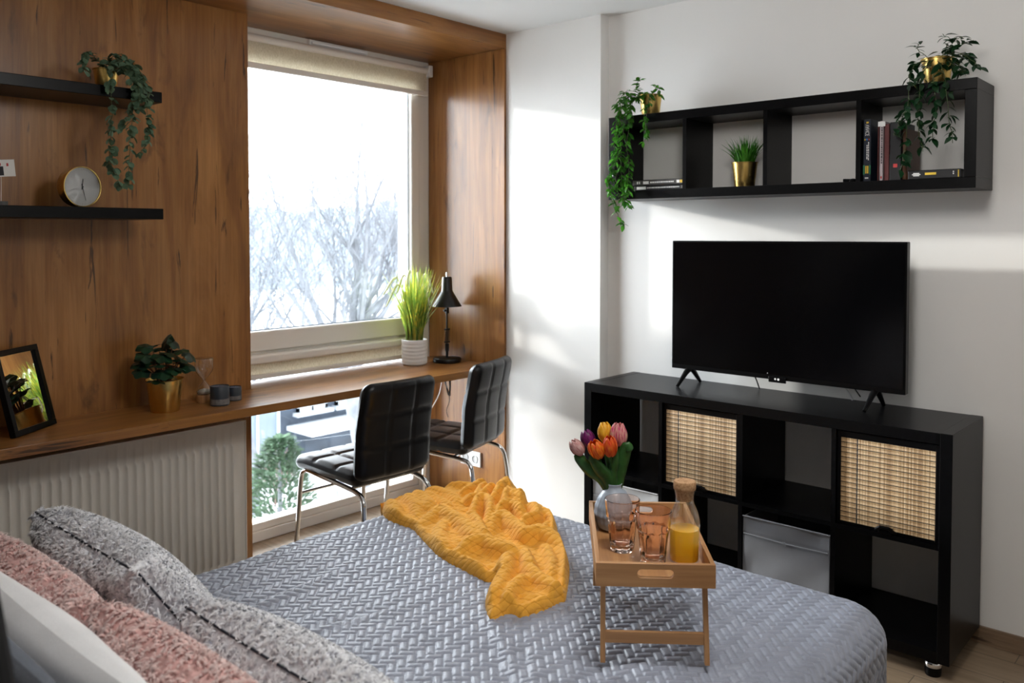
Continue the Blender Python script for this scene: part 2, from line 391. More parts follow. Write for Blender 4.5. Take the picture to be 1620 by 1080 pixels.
# ------------------------------------------------------------------ room shell
XW, YP, ZC, ZB = 3.346, 3.354, 2.491, 2.417
struct(MB().box(-1.3, 3.5, -2.3, 3.6, -.12, 0).build('floor', 'floor'))
struct(MB().box(-1.3, 3.5, -2.3, 3.6, ZC, ZC+.1).build('ceiling', 'ceiling'))
struct(MB().box(XW, XW+.12, -2.3, 3.6, 0, ZC).build('wall_east', 'wall'))
struct(MB().box(3.28, XW, 2.373, 3.6, 0, ZC).build('wall_east_pier', 'wall'))
struct(MB().box(-1.3, 3.5, -2.42, -2.3, 0, ZC).build('wall_south', 'wall'))
struct(MB().box(-1.42, -1.3, -2.42, 3.6, 0, ZC).build('wall_west', 'wall'))
wn = MB(); wn.box(-1.42, 1.85, 3.63, 3.78, -.4, 2.9); wn.box(3.235, 3.6, 3.63, 3.78, -.4, 2.9); wn.box(1.85, 3.235, 3.63, 3.78, 2.40, 2.9); wn.box(1.85, 3.235, 3.63, 3.80, -.4, .02)
struct(wn.build('wall_north', 'render_wall'))
struct(MB().box(3.333, XW-.0005, -2.3, 2.372, 0, .062).build('baseboard_east', 'skirt', bevel=.002))
# oak cladding
struct(MB().box(-1.3, 2.0176, YP, YP+.02, 0, ZB).build('trim_1', 'wood_z', bevel=.001))
struct(MB().box(1.9976, 2.0176, YP+.02, 3.55, 0, ZB).build('trim_2', 'wood_z'))
struct(MB().box(-1.3, 3.28, 2.973, 3.60, ZB, ZC-.001).build('trim_3', 'wood_x', bevel=.0015))
struct(MB().box(3.265, 3.28, 2.973, 3.55, 0, ZB-.001).build('trim_4', 'wood_z', bevel=.001))

# ------------------------------------------------------------------ window
win = struct(empty('window_1', (0, 0, 0)))
f = MB(); f.box(1.86, 3.263, 3.548, 3.62, 2.345, 2.417); f.box(3.185, 3.263, 3.548, 3.62, .0, 2.345); f.box(1.86, 1.93, 3.548, 3.62, 0, 2.345)
f.box(1.93, 3.185, 3.548, 3.62, 0, .05); f.box(1.93, 3.185, 3.548, 3.62, .80, .905)
f.build('window_frame', 'pvc', win, bevel=.004)
f = MB(); f.box(1.93, 3.185, 3.535, 3.60, .905, 1.0); f.box(1.93, 3.185, 3.535, 3.60, 2.26, 2.345); f.box(3.125, 3.185, 3.535, 3.60, 1.0, 2.26); f.box(1.93, 1.99, 3.535, 3.60, 1.0, 2.26)
f.build('sash', 'pvc', win, bevel=.008, segs=3)
f = MB(); f.box(1.99, 3.125, 3.566, 3.575, 1.0, 2.26); f.build('glass_pane', 'pane', win)
f = MB(); f.box(1.93, 3.185, 3.560, 3.60, .05, .085); f.box(3.150, 3.185, 3.560, 3.60, .085, .80); f.build('glazing_bead', 'pvc', win, bevel=.004)
f = MB(); f.box(1.93, 3.150, 3.576, 3.584, .085, .80); f.build('glass_pane', 'pane', win)
f = MB(); f.tube([(1.998, 3.562, 1.004), (3.118, 3.562, 1.004)], .003, 6); f.tube([(3.121, 3.562, 1.0), (3.121, 3.562, 2.25)], .003, 6)
f.build('gasket', simple('grey_blue_gasket', (.08, .12, .17), .6), win)
v = MB(); v.box(2.455, 2.815, 3.522, 3.548, 2.384, 2.409); v.box(2.465, 2.805, 3.510, 3.53, 2.387, 2.400)
v.build('trickle_vent', simple('bright_white_plastic', (.92, .92, .92), .3), win, bevel=.004)
b = empty('roller_blind', (0, 3.5, 2.33), 0, 'beige linen roller blind rolled up at the top of the window', 'blind', 'window blinds')
x = MB().tube([(1.94, .005, .028), (3.215, .005, .028)], .020, 14).build('cassette', 'pvc', b, smooth=True)
MB().box(1.96, 3.20, -.004, 0, -.088, .02).build('blind_fabric', 'blind', b)
MB().box(1.95, 3.207, -.012, .008, -.112, -.086).build('bottom_bar', 'pvc', b, bevel=.004)
MB().box(3.207, 3.235, -.02, .034, -.005, .058).build('end_bracket', 'pvcwhite', b, bevel=.003)
b = empty('roller_blind', (0, 3.51, .80), 0, 'beige roller blind rolled up just above the worktop behind the lamp', 'blind', 'window blinds')
MB().box(1.94, 3.17, -.03, .035, .055, .095).build('cassette', 'pvc', b, bevel=.01, segs=3)
MB().box(1.95, 3.16, -.006, .0, .0, .056).build('blind_fabric', 'blind', b)
MB().box(1.945, 3.163, -.014, .006, -.018, .004).build('bottom_bar', 'pvc', b, bevel=.004)

# ------------------------------------------------------------------ worktop, radiator
tag(MB().box(-1.3, 3.264, 2.995, 3.353, .737, .772).add([], []).build('desk', 'wood_x', bevel=.0015), 'long oak-look worktop running under the window to the wall', 'desk')
dk = bpy.data.objects['desk']
MB().box(2.019, 3.264, 3.353, 3.515, .737, .772).build('rear_board', 'wood_x', dk)
rad = empty('radiator', (0, 3.21, .07), 0, 'white ribbed panel radiator under the worktop', 'radiator')
pr = []; x0, x1, pitch = .02, 1.90, .0335
g = MB(); zt, zb_ = .585, .03
xs = []; x = x0+.035
prof = [(x0, 0), (x0+.02, 0)]
while x < x1-.045:
    prof += [(x, 0), (x+.0030, -.010), (x+.0055, -.016), (x+.0085, -.016), (x+.0110, -.010), (x+.0140, 0)]; x += pitch
prof += [(x1-.02, 0), (x1, 0)]
ns = len(prof); rows = [(0.0, 0), (.018, 0), (.032, 1), (.505, 1), (.520, 0), (.60, 0)]
vs = []; fs = []
for z, k in rows:
    for (px_, py_) in prof: vs.append((px_, py_*k, z))
for j in range(len(rows)-1):
    for i in range(ns-1): a = j*ns+i; fs.append((a, a+1, a+ns+1, a+ns))
g.add(vs, fs); g.box(x0, x1, .002, .012, 0, .6)
g.build('front_panel', 'radiator', rad, smooth='all')
MB().box(x0, x1, .075, .085, 0, .6).build('rear_panel', 'radiator', rad)
s_ = MB(); s_.box(x1-.002, x1+.004, -.004, .10, .0, .605); s_.build('side_cover', 'radiator', rad, bevel=.002)
s_ = MB(); s_.box(x0, x1, -.003, .10, .598, .605); s_.build('top_grille', 'radiator', rad, bevel=.002)
MB().box(.3, .34, .085, .143, .1, .5).build('wall_bracket', 'radiator', rad); MB().box(1.5, 1.54, .085, .143, .1, .5).build('wall_bracket', 'radiator', rad)
MB().tube([(1.8, .04, .0), (1.8, .04, -.07)], .008).build('pipe', 'radiator', rad)

# ------------------------------------------------------------------ shelves and cabinet (black)
def wall_plank(z0, z1, label):
    return tag(MB().box(-1.2, 1.503, 3.094, YP-.0005, z0, z1).build('floating_shelf', 'blacksat', bevel=.002), label, 'shelf', 'black floating shelves on the oak wall')
wall_plank(1.945, 1.985, 'upper black floating shelf on the oak wall, eucalyptus plant on it')
wall_plank(1.512, 1.552, 'lower black floating shelf on the oak wall, round clock on it')

SY0, SY1, SX, SZ0, SZ1 = .733, 2.212, 3.118, 1.610, 1.974
ws = empty('cube_shelf', (SX, SY0, SZ0), 0, 'long black wall-hung cube shelf with four open compartments above the television', 'shelf')
dX = XW-.0005-SX; L = SY1-SY0; Hh = SZ1-SZ0
MB().box(0, dX, 0, L, Hh-.037, Hh).build('top_board', 'black', ws, bevel=.0015)
MB().box(0, dX, 0, L, 0, .037).build('bottom_board', 'black', ws, bevel=.0015)
for y in (0, L-.037): MB().box(.0004, dX, y, y+.037, .037, Hh-.037).build('end_board', 'black', ws, bevel=.001)
cw = (L-.074-3*.017)/4
DIV = []
for k in (1, 2, 3):
    y = .037+cw*k+.017*(k-1); DIV.append(SY0+y); MB().box(.001, dX, y, y+.017, .037, Hh-.037).build('divider', 'black', ws)

CX0, CX1, CY1, CY0, CZ0, CZ1 = 2.950, 3.3325, 2.2165, .7465, .060, .8145
cb = empty('cube_cabinet', (CX0, CY0, 0), 0, 'low black cube shelving cabinet with eight compartments under the television', 'cabinet')
dX = CX1-CX0; L = 1.47; T = .038
for y in (0, L-T): MB().box(0, dX, y, y+T, CZ0, CZ1).build('side_board', 'black', cb, bevel=.0015)
MB().box(0, dX, T, L-T, CZ1-T, CZ1-.0006).build('top_board', 'black', cb, bevel=.0015)
MB().box(0, dX, T, L-T, CZ0, CZ0+T).build('bottom_board', 'black', cb, bevel=.0015)
zm = (CZ0+CZ1)/2
MB().box(.003, dX, T, L-T, zm-.008, zm+.008).build('shelf_board', 'black', cb)
cw2 = (L-2*T-3*.016)/4; CD = []
for k in range(4): CD.append((CY0+T+k*(cw2+.016), CY0+T+k*(cw2+.016)+cw2))
for k in (1, 2, 3):
    y = T+cw2*k+.016*(k-1)
    MB().box(.003, dX, y, y+.016, CZ0+T, zm-.008).build('divider', 'black', cb); MB().box(.003, dX, y, y+.016, zm+.008, CZ1-T).build('divider', 'black', cb)
for x in (.045, dX-.05):
    for y in (.06, L-.06):
        q = MB().lathe([(.024, .0), (.026, .012), (.026, .03), (.022, .042), (.018, .0595)], 20, (x, y, 0)).build('foot', 'blacksat', cb, smooth=True)
        MB().lathe([(.0265, .030), (.0275, .033), (.0275, .043), (.025, .047)], 20, (x, y, 0)).build('foot_ring', 'chrome', q, smooth=True)

def bamboo_box(ci, label):
    y0, y1 = CD[ci]; z0, z1 = zm+.009, CZ1-T
    o = empty('storage_box', (CX0+.012, (y0+y1)/2, z0), 0, label, 'storage box', 'bamboo-fronted boxes in the cabinet')
    w = (y1-y0)/2-.003; h = z1-z0-.004
    f = MB(); t_ = .012
    f.box(.0, .012, -w, -w+t_, 0, h); f.box(.0, .012, w-t_, w, 0, h); f.box(.0, .012, -w+t_, w-t_, 0, .011); f.box(0, .012, -w+t_, w-t_, h-.022, h)
    f.build('front_frame', 'blacksat', o, bevel=.001)
    n = 34; g = MB(); vs = []; fs = []
    y_a, y_b = -w+.010, w-.010
    MB().box(.001, .006, y_a, y_b, .010, h-.020).build('bamboo_front', 'weave', o)
    q = MB(); q.tube([(0, -.032, .004), (-.010, -.026, .012), (-.014, -.014, .022), (-.014, .014, .022), (-.010, .026, .012), (0, .032, .004)], .0065, 8)
    q.box(-.012, .004, -.022, .022, .0, .020); q.build('pull_tab', 'blacksat', o, bevel=.002)
    bb = MB(); bb.box(.012, .33, -w+.002, -w+.006, .0, h*.9); bb.box(.012, .33, w-.006, w-.002, 0, h*.9); bb.box(.012, .33, -w+.002, w-.002, 0, .004); bb.box(.326, .33, -w+.002, w-.002, 0, h*.9)
    bb.build('box_body', 'blacksat', o)
bamboo_box(2, 'black box with woven bamboo front in the second compartment from the window')
bamboo_box(0, 'black box with woven bamboo front at the right end of the cabinet')

def fabric_box(ci, mat, label, inset):
    y0, y1 = CD[ci]; z0 = CZ0+T+.001; h = .295; w = (y1-y0)/2-.004
    o = empty('fabric_box', (CX0+inset, (y0+y1)/2, z0), 0, label, 'storage box', 'grey fabric boxes in the bottom row')
    n = 40; m_ = 40; rr = random.Random(ci)
    ph = [(rr.uniform(8, 30), rr.uniform(10, 45), rr.uniform(0, 6)) for _ in range(5)]
    g = MB(); vs = []; fs = []
    for j in range(m_+1):
        for i in range(n+1):
            y = -w+2*w*i/n; z = h*j/m_
            d = .0016*sum(math.sin(a*y+b_*z+c) for a, b_, c in ph)*min(1, (w-abs(y))*30)
            d += .004*math.exp(-((z-h*.78)/.004)**2)
            vs.append((d, y, z))
    for j in range(m_):
        for i in range(n): a = j*(n+1)+i; fs.append((a, a+1, a+n+2, a+n+1))
    g.add(vs, fs); g.box(.006, .30, -w, -w+.004, 0, h-.002); g.box(.006, .30, w-.004, w, 0, h-.002); g.box(.006, .30, -w, w, 0, .004); g.box(.297, .30, -w, w, 0, h-.002)
    g.build('box_body', mat, o, smooth=True)
    MB().tube([(-.003, -w, h), (-.003, w, h)], .003, 6).build('rim_binding', mat, o, smooth=True)
    MB().tube([(-.004, -w+.004, h*.78), (-.006, 0, h*.77), (-.004, w-.004, h*.78)], .0022, 6).build('seam', mat, o)
    MB().box(-.007, -.004, -.006, .006, h*.74, h*.79).build('pull_loop', mat, o, bevel=.001)
fabric_box(1, 'boxcloth', 'grey fabric box in the bottom row, third compartment from the window', .006)
fabric_box(3, 'boxclothlight', 'pale grey fabric box in the bottom row beside the window-side end, behind the tulip vase', .01)

# ------------------------------------------------------------------ television
tv = empty('television', (3.20, 1.44, .8145), 0, 'large flat black television standing on the low cabinet', 'television')
MB().box(-.022, .012, -.478, .478, .068, .615).build('housing', 'blacksat', tv, bevel=.003)
MB().box(-.0235, -.0215, -.470, .470, .088, .608).build('screen', 'screen', tv)
MB().box(.012, .045, -.36, .36, .09, .40).build('rear_housing', 'blacksat', tv, bevel=.01)
lg = MB().box(-.026, -.020, -.036, .036, .058, .080).build('logo_plate', 'blacksat', tv, bevel=.002)
MB().lathe([(.0001, 0), (.0048, .0002), (.0001, .0004)], 14).build('brand_mark', 'mark', lg)
bm = bpy.data.objects['brand_mark']; bm.rotation_euler = (0, R(-90), 0); bm.location = (-.0262, -.006, .0715)
o2 = bm.copy(); COL.objects.link(o2); o2.location = (-.0262, .007, .0718); o2.scale = (.8, .8, 1)
MB().lathe([(.0001, 0), (.0022, .0002), (.0001, .0004)], 10).build('indicator_light', simple('indicator', (.35, .35, .36), .4), tv)
il = bpy.data.objects['indicator_light']; il.rotation_euler = (0, R(-90), 0); il.location = (-.0242, .04, .092)
for yy in (-.37, .40):
    g = MB()
    for sx in (-1, 1):
        a = Vector((.0, yy, .075)); bq = Vector((sx*.085+.0, yy+(.012 if sx < 0 else -.0), .004))
        g.tube([a, a.lerp(bq, .35)+Vector((0, 0, .004)), bq], [.014, .011, .007], 8)
    g.build('stand_leg', 'blacksat', tv, smooth=True)
c1 = tag(MB().tube(smooth_path([(3.27, 1.60, .90), (3.29, 1.585, .86), (3.285, 1.565, .818)]), .0028, 6).build('power_cable', 'cable', smooth=True), 'thin black cable hanging down behind the television, left of its centre', 'cable')
c2 = tag(MB().tube(smooth_path([(3.27, 1.235, .90), (3.30, 1.215, .86), (3.30, 1.19, .818)]), .0042, 6).build('power_cable', 'cablewhite', smooth=True), 'pale cable hanging down behind the television, right of its centre', 'cable')
c3 = tag(MB().tube(smooth_path([(3.29, 1.22, .93), (3.31, 1.20, .88), (3.325, 1.17, .83)]), .0025, 6).build('power_cable', 'cable', smooth=True), 'thin black cable beside the pale cable behind the television', 'cable')

# ------------------------------------------------------------------ chairs
def slab(w, h, T, su=(), sv=(), nu=44, nv=44, r=None, groove=.006, gw=.006, plump=.006, warp=None, corner=.04):
    """padded slab in local (u,v) plane, thickness along w; closed at the rim"""
    r = r or T*.55
    def sp(n, a):
        t = np.linspace(0, math.pi, n); e = (1-np.cos(t))/2; l_ = np.linspace(0, 1, n); return (-.5+(.55*e+.45*l_))*a
    U = sp(nu, w); V = sp(nv, h); vs = []; idx = {}
    mb = MB(); su = list(su); sv = list(sv)
    cu = [-w/2]+su+[w/2]; cv = [-h/2]+sv+[h/2]
    def cell(x, c):
        for a, b_ in zip(c, c[1:]):
            if x <= b_: return (x-a)/(b_-a)
        return .5
    for side in (1, -1):
        for j, vv in enumerate(V):
            for i, uu in enumerate(U):
                d = min(w/2-abs(uu), h/2-abs(vv))
                cx_, cy_ = abs(uu)-(w/2-corner), abs(vv)-(h/2-corner); x_, y_ = uu, vv
                if cx_ > 0 and cy_ > 0:
                    m_ = max(cx_, cy_); l2 = math.hypot(cx_, cy_)
                    k = m_/l2 if l2 > 0 else 1
                    x_ = math.copysign(w/2-corner+cx_*k, uu); y_ = math.copysign(h/2-corner+cy_*k, vv)
                t = T/2*math.sqrt(max(0, 1-(1-min(d, r)/r)**2))
                g = 0
                for s0 in su: g = max(g, math.exp(-((uu-s0)/gw)**2))
                for s0 in sv: g = max(g, math.exp(-((vv-s0)/gw)**2))
                a, b_ = cell(uu, cu), cell(vv, cv)
                pf = plump*(math.sin(math.pi*a)*math.sin(math.pi*b_))**.5 if 0 < a < 1 and 0 < b_ < 1 else 0
                t = t + (pf - g*groove)*(1 if d > r*.6 else d/(r*.6))
                p = Vector((x_, y_, side*max(t, 0)))
                vs.append(warp(p) if warp else p)
    n = nu*nv; fs = []
    for j in range(nv-1):
        for i in range(nu-1):
            a = j*nu+i; fs.append((a, a+1, a+nu+1, a+nu)); fs.append((n+a, n+a+nu, n+a+nu+1, n+a+1))
    mb.add(vs, fs); return mb
def make_chair(label):
    t = empty('desk_chair', (0, 0, 0), 0, label, 'chair', 'black padded chairs at the worktop')
    # local: +y to the window, origin at floor under the back
    def wb(p):   # back: u -> x, v -> z, thickness -> y
        z = .655+p.y; s = p.y/.2
        return Vector((p.x*(1-.03*max(0, s)), -.012*s-.028*max(0, s)+.03*(1-s*s)*0 - p.z + .012*math.cos(p.x*7)*0 + (.02*(p.x/.2)**2), z))
    slab(.39, .405, .062, (-.065, .065), (-.068, .068), plump=.003, groove=.005, gw=.0045, warp=wb).build('backrest', 'leather', t, smooth='all')
    def wsd(p):  # seat: u -> x, v -> y
        k = (p.y+.225)/.45
        return Vector((p.x, .25+p.y, .457+p.z + .012*k - .018*max(0, k-.8)*5*.6))
    slab(.39, .46, .06, (-.065, .065), (-.075, .075), plump=.004, warp=wsd).build('seat', 'leather', t, smooth='all')
    for sx in (-1, 1):
        pts = smooth_path([(sx*.19, .475, 0), (sx*.178, .462, .20), (sx*.170, .45, .38), (sx*.168, .425, .422), (sx*.168, .37, .428), (sx*.168, .2, .418), (sx*.168, .06, .405), (sx*.170, .01, .385), (sx*.178, -.01, .33), (sx*.19, -.03, .15), (sx*.20, -.045, 0)], 4)
        MB().tube(pts, .0105, 10).build('leg_frame', 'chrome', t, smooth=True)
    MB().tube([(-.174, .456, .32), (.174, .456, .32)], .007, 8).build('stretcher', 'chrome', t, smooth=True)
    MB().tube([(-.168, .1, .410), (.168, .1, .410)], .007, 8).build('stretcher', 'chrome', t, smooth=True)
    return t
ch = make_chair('black padded chair nearer the bed, facing the window')
ch.location = (2.302, 2.705, 0); ch.rotation_euler = (0, 0, R(-1))
c2_ = copy_tree(ch); c2_['label'] = 'black padded chair by the right wall, turned a little, next to the lamp'
c2_.location = (2.955, 2.80, 0); c2_.rotation_euler = (0, 0, R(17))

# ------------------------------------------------------------------ bed
BX0, BX1, BY0, BY1, BZ = .26, 2.29, .70, 2.30, .50
bed = empty('bed', (0, 0, 0), 0, 'double bed under a grey quilted cover', 'bed')
MB().box(.24, 2.25, .75, 2.25, .10, .26).build('bed_frame', 'blacksat', bed, bevel=.01)
for x in (.3, 2.19):
    for y in (.80, 2.20): MB().lathe([(.022, 0), (.028, .1)], 16, (x, y, 0)).build('leg', 'blacksat', bed, smooth=True)
MB().box(.26, 2.26, .73, 2.27, .26, .47).build('mattress', 'whitelinen', bed, bevel=.05, segs=4)
# rounded headboard
hb = MB(); pts = []
for k in range(41):
    a = R(180*k/40); pts.append((1.54-.84*math.cos(a), .713+.84*math.sin(a)))
outl = [(.70, .0)] + pts + [(2.38, 0)]
hb.prism(outl, .17, .25, lambda u, v, w: (w, u, v)); hb.build('headboard', 'blackcloth', bed, bevel=.012, segs=3)

def herring(X, Y, Wd):
    """pillowed 2:1 herringbone height in 0..1"""
    gx, gy = X/Wd, Y/Wd; i = np.floor(gx).astype(int); j = np.floor(gy).astype(int); s = (i-j) % 4
    fx, fy = gx-i, gy-j
    u = np.where(s == 0, fx/2, np.where(s == 1, .5+fx/2, fx)); v = np.where(s == 3, fy/2, np.where(s == 2, .5+fy/2, fy))
    du = np.minimum(u, 1-u)*np.where(s < 2, 2, 1); dv = np.minimum(v, 1-v)*np.where(s >= 2, 2, 1)
    d = np.minimum(du, dv); tilt = np.where(s < 2, u-.5, .5-v)
    return (1-np.exp(-(d/.12)**1.5)) + .30*np.minimum(du, .5)*np.minimum(dv, .5)
def vnoise(X, Y, sc, seed):
    r_ = np.random.RandomState(seed); out = np.zeros_like(X)
    for k in range(9):
        a = r_.uniform(0, 2*math.pi); f_ = sc*r_.uniform(.6, 1.6); out += np.sin((X*math.cos(a)+Y*math.sin(a))*f_+r_.uniform(0, 6.28))
    return out/9
st = .0030; rad_c = .075; hem = .30
sx = np.arange(BX0+rad_c, BX1+hem, st); sy = np.arange(BY0-hem, BY1+hem, st)
X, Y = np.meshgrid(sx, sy, indexing='ij')
ix0, ix1, iy0, iy1 = -10, BX1-rad_c-.05, BY0+rad_c+.05, BY1-rad_c-.05
qx = np.clip(X, ix0, ix1); qy = np.clip(Y, iy0, iy1)
dx, dy = X-qx, Y-qy; d = np.sqrt(dx*dx+dy*dy); dn = np.maximum(d, 1e-9)
d2 = np.maximum(d-.05, 0); a = np.minimum(d2/rad_c, math.pi/2)
dd = np.minimum(d2, hem-.03)
hor = np.minimum(d, .05) + rad_c*np.sin(a); drop = rad_c*(1-np.cos(a)) + np.maximum(0, dd-rad_c*math.pi/2)
PX = qx+dx/dn*hor; PY = qy+dy/dn*hor
und = .007*vnoise(X, Y, 9, 3)+.004*vnoise(X, Y, 22, 5)
for (fx_, fy_, r_, am) in ((1.515, 1.09, .06, .012), (1.655, .893, .06, .012), (1.30, 1.45, .12, .006), (1.0, 1.9, .2, .01)):
    und -= am*np.exp(-((X-fx_)**2+(Y-fy_)**2)/r_**2)
# long drawn wrinkles near the tray feet and the cushions
for (cx, cy, ang, ln, wd_, am) in ((1.40, 1.25, 1.0, .25, .018, .006), (1.30, 1.10, .7, .25, .016, .006), (1.55, .80, .2, .2, .015, .005), (1.05, 2.05, .3, .28, .02, .010), (1.10, 1.92, .15, .3, .018, .009), (1.2, 1.7, -.2, .2, .016, .006), (1.95, 1.0, 1.1, .2, .015, .004)):
    u = (X-cx)*math.cos(ang)+(Y-cy)*math.sin(ang); v_ = -(X-cx)*math.sin(ang)+(Y-cy)*math.cos(ang)
    und += am*np.exp(-(u/ln)**2)*(np.exp(-(v_/wd_)**2)-.6*np.exp(-((v_-wd_*1.8)/wd_)**2))
wx = X+.006*vnoise(X, Y, 14, 11); wy = Y+.006*vnoise(X, Y, 14, 12)
hq = herring((wx-wy)*.70711+5, (wx+wy)*.70711+5, .0208)*.0040
nx = dx/dn*np.sin(a); ny = dy/dn*np.sin(a); nz = np.cos(a)
hh = hq+und*np.cos(a)
PX = PX+nx*hh; PY = PY+ny*hh; PZ = BZ-.006-drop+nz*hh
nX, nY = X.shape
me = bpy.data.meshes.new('quilt'); co = np.stack([PX, PY, PZ], -1).reshape(-1, 3)
ii = np.arange(nX*nY).reshape(nX, nY); q = np.stack([ii[:-1, :-1], ii[1:, :-1], ii[1:, 1:], ii[:-1, 1:]], -1).reshape(-1, 4)
def fastmesh(me, co, q, uv=None):
    me.vertices.add(len(co)); me.vertices.foreach_set('co', co.astype(np.float32).ravel())
    me.loops.add(q.size); me.loops.foreach_set('vertex_index', q.astype(np.int32).ravel())
    me.polygons.add(len(q)); me.polygons.foreach_set('loop_start', np.arange(0, q.size, 4, dtype=np.int32)); me.polygons.foreach_set('loop_total', np.full(len(q), 4, dtype=np.int32))
    me.polygons.foreach_set('use_smooth', np.ones(len(q), dtype=bool))
    if uv is not None:
        l_ = me.uv_layers.new(name='UVMap'); l_.data.foreach_set('uv', uv[q.ravel()].astype(np.float32).ravel())
    me.update(calc_edges=True); me.validate()
fastmesh(me, co, q); me.materials.append(M['quilt'])
qo = bpy.data.objects.new('quilt', me); COL.objects.link(qo); qo.parent = bed

# ------------------------------------------------------------------ mustard throw (height field over its traced outline)
RIDGES = [([(1.886, 2.177), (1.829, 2.081), (1.764, 1.993), (1.724, 1.901), (1.683, 1.795), (1.645, 1.697), (1.628, 1.628)], 0.02, 0.03), ([(1.822, 2.029), (1.935, 2.058), (1.926, 2.005), (1.904, 1.922), (1.837, 1.784), (1.834, 1.722)], 0.04, 0.034), ([(1.933, 2.076), (1.99, 2.2), (2.047, 2.34)], 0.036, 0.034), ([(2.019, 2.444), (2.027, 2.395), (1.985, 2.291), (1.933, 2.174), (1.856, 2.067)], 0.034, 0.032), ([(1.892, 2.341), (1.929, 2.336), (1.882, 2.231), (1.816, 2.112)], 0.032, 0.028), ([(1.83, 2.287), (1.87, 2.292), (1.851, 2.214), (1.789, 2.096)], 0.022, 0.026), ([(1.933, 1.95), (1.944, 1.906), (1.877, 1.806), (1.822, 1.706)], 0.045, 0.026), ([(1.955, 1.926), (2.053, 1.994), (2.08, 1.981), (2.035, 1.915), (1.899, 1.809)], 0.055, 0.024), ([(2.073, 2.092), (2.071, 2.025), (2.173, 2.09), (2.235, 2.078)], 0.05, 0.021), ([(2.083, 2.004), (2.169, 2.051), (2.213, 2.038)], 0.055, 0.02), ([(2.104, 2.144), (2.16, 2.138), (2.239, 2.164), (2.271, 2.148)], 0.04, 0.024), ([(2.063, 1.951), (2.185, 2.007), (2.241, 2.019), (2.192, 1.927), (2.09, 1.838)], 0.068, 0.028), ([(2.064, 1.883), (2.164, 1.959), (2.184, 1.954), (2.096, 1.847)], 0.062, 0.022), ([(1.972, 1.852), (2.073, 1.881), (2.076, 1.83), (2.024, 1.749)], 0.058, 0.026), ([(1.969, 1.731), (2.028, 1.753), (2.08, 1.755), (2.133, 1.804), (2.162, 1.888)], 0.05, 0.024), ([(1.993, 1.749), (1.963, 1.697), (1.977, 1.668)], 0.036, 0.022), ([(2.199, 1.869), (2.154, 1.804), (2.122, 1.73), (2.082, 1.672), (2.005, 1.618)], 0.04, 0.026), ([(2.002, 1.676), (2.099, 1.711)], 0.034, 0.022), ([(1.888, 1.782), (1.966, 1.837), (2.01, 1.833), (1.98, 1.763), (1.943, 1.68), (1.984, 1.661), (1.97, 1.582), (1.924, 1.508)], 0.048, 0.032), ([(1.709, 1.75), (1.767, 1.758), (1.812, 1.734), (1.811, 1.684), (1.812, 1.621), (1.834, 1.597)], 0.046, 0.034), ([(1.854, 1.615), (1.797, 1.549), (1.748, 1.493)], 0.04, 0.028), ([(1.827, 1.634), (1.714, 1.564), (1.679, 1.539)], 0.04, 0.03), ([(1.834, 1.722), (1.848, 1.694), (1.818, 1.627)], 0.036, 0.024), ([(1.731, 1.781), (1.788, 1.898), (1.937, 2.022)], 0.026, 0.03), ([(1.844, 1.609), (1.751, 1.492), (1.72, 1.409), (1.697, 1.341)], 0.036, 0.03), ([(1.822, 1.635), (1.704, 1.547), (1.598, 1.485), (1.541, 1.458)], 0.036, 0.03), ([(1.734, 1.478), (1.678, 1.476), (1.605, 1.446), (1.557, 1.397)], 0.034, 0.026), ([(1.505, 1.415), (1.552, 1.404), (1.564, 1.37), (1.611, 1.346), (1.699, 1.348)], 0.024, 0.022), ([(1.991, 1.587), (1.883, 1.473), (1.753, 1.377)], 0.03, 0.03), ([(1.963, 1.64), (1.862, 1.513), (1.733, 1.414)], 0.028, 0.026), ([(2.072, 2.329), (2.088, 2.188), (2.027, 2.028)], 0.034, 0.03), ([(2.162, 2.292), (2.208, 2.209), (2.218, 2.134)], 0.03, 0.026), ([(2.061, 2.299), (2.028, 2.159), (1.985, 2.017)], 0.028, 0.026), ([(1.712, 1.741), (1.702, 1.677), (1.69, 1.602)], 0.022, 0.03), ]
OUT = [(1.912, 2.336), (1.937, 2.352), (2.038, 2.362), (2.098, 2.358), (2.189, 2.321), (2.243, 2.244), (2.28, 2.169), (2.31, 2.056), (2.265, 1.985), (2.207, 1.934), (2.25, 1.902), (2.207, 1.815), (2.137, 1.716), (2.066, 1.656), (2.023, 1.637), (2.046, 1.63), (1.982, 1.557), (1.908, 1.485), (1.832, 1.428), (1.733, 1.361), (1.71, 1.362), (1.656, 1.362), (1.606, 1.369), (1.576, 1.381), (1.568, 1.418), (1.52, 1.424), (1.52, 1.438), (1.566, 1.493), (1.613, 1.531), (1.687, 1.568), (1.679, 1.603), (1.687, 1.663), (1.699, 1.74), (1.719, 1.831), (1.761, 1.927), (1.8, 2.015), (1.82, 2.062), (1.823, 2.13), (1.829, 2.196), (1.851, 2.248), (1.926, 2.353)]
def segdist(X, Y, pts):
    best = np.full(X.shape, 9.); sgn = np.zeros(X.shape); tt = np.zeros(X.shape)
    n = len(pts)-1
    for k in range(n):
        (x0, y0), (x1, y1) = pts[k], pts[k+1]; ex, ey = x1-x0, y1-y0; L2 = ex*ex+ey*ey+1e-12
        t = np.clip(((X-x0)*ex+(Y-y0)*ey)/L2, 0, 1); dd_ = np.hypot(X-x0-t*ex, Y-y0-t*ey)
        cr = ex*(Y-y0)-ey*(X-x0); m_ = dd_ < best
        best = np.where(m_, dd_, best); sgn = np.where(m_, np.sign(cr), sgn); tt = np.where(m_, (k+t)/n, tt)
    return best, sgn, tt
def densify(pts, closed=False, n=5):
    P = [Vector((*p, 0)) for p in pts]
    if closed: P = P+[P[0]]
    return [(p.x, p.y) for p in smooth_path(P, n)]
g_ = .0040
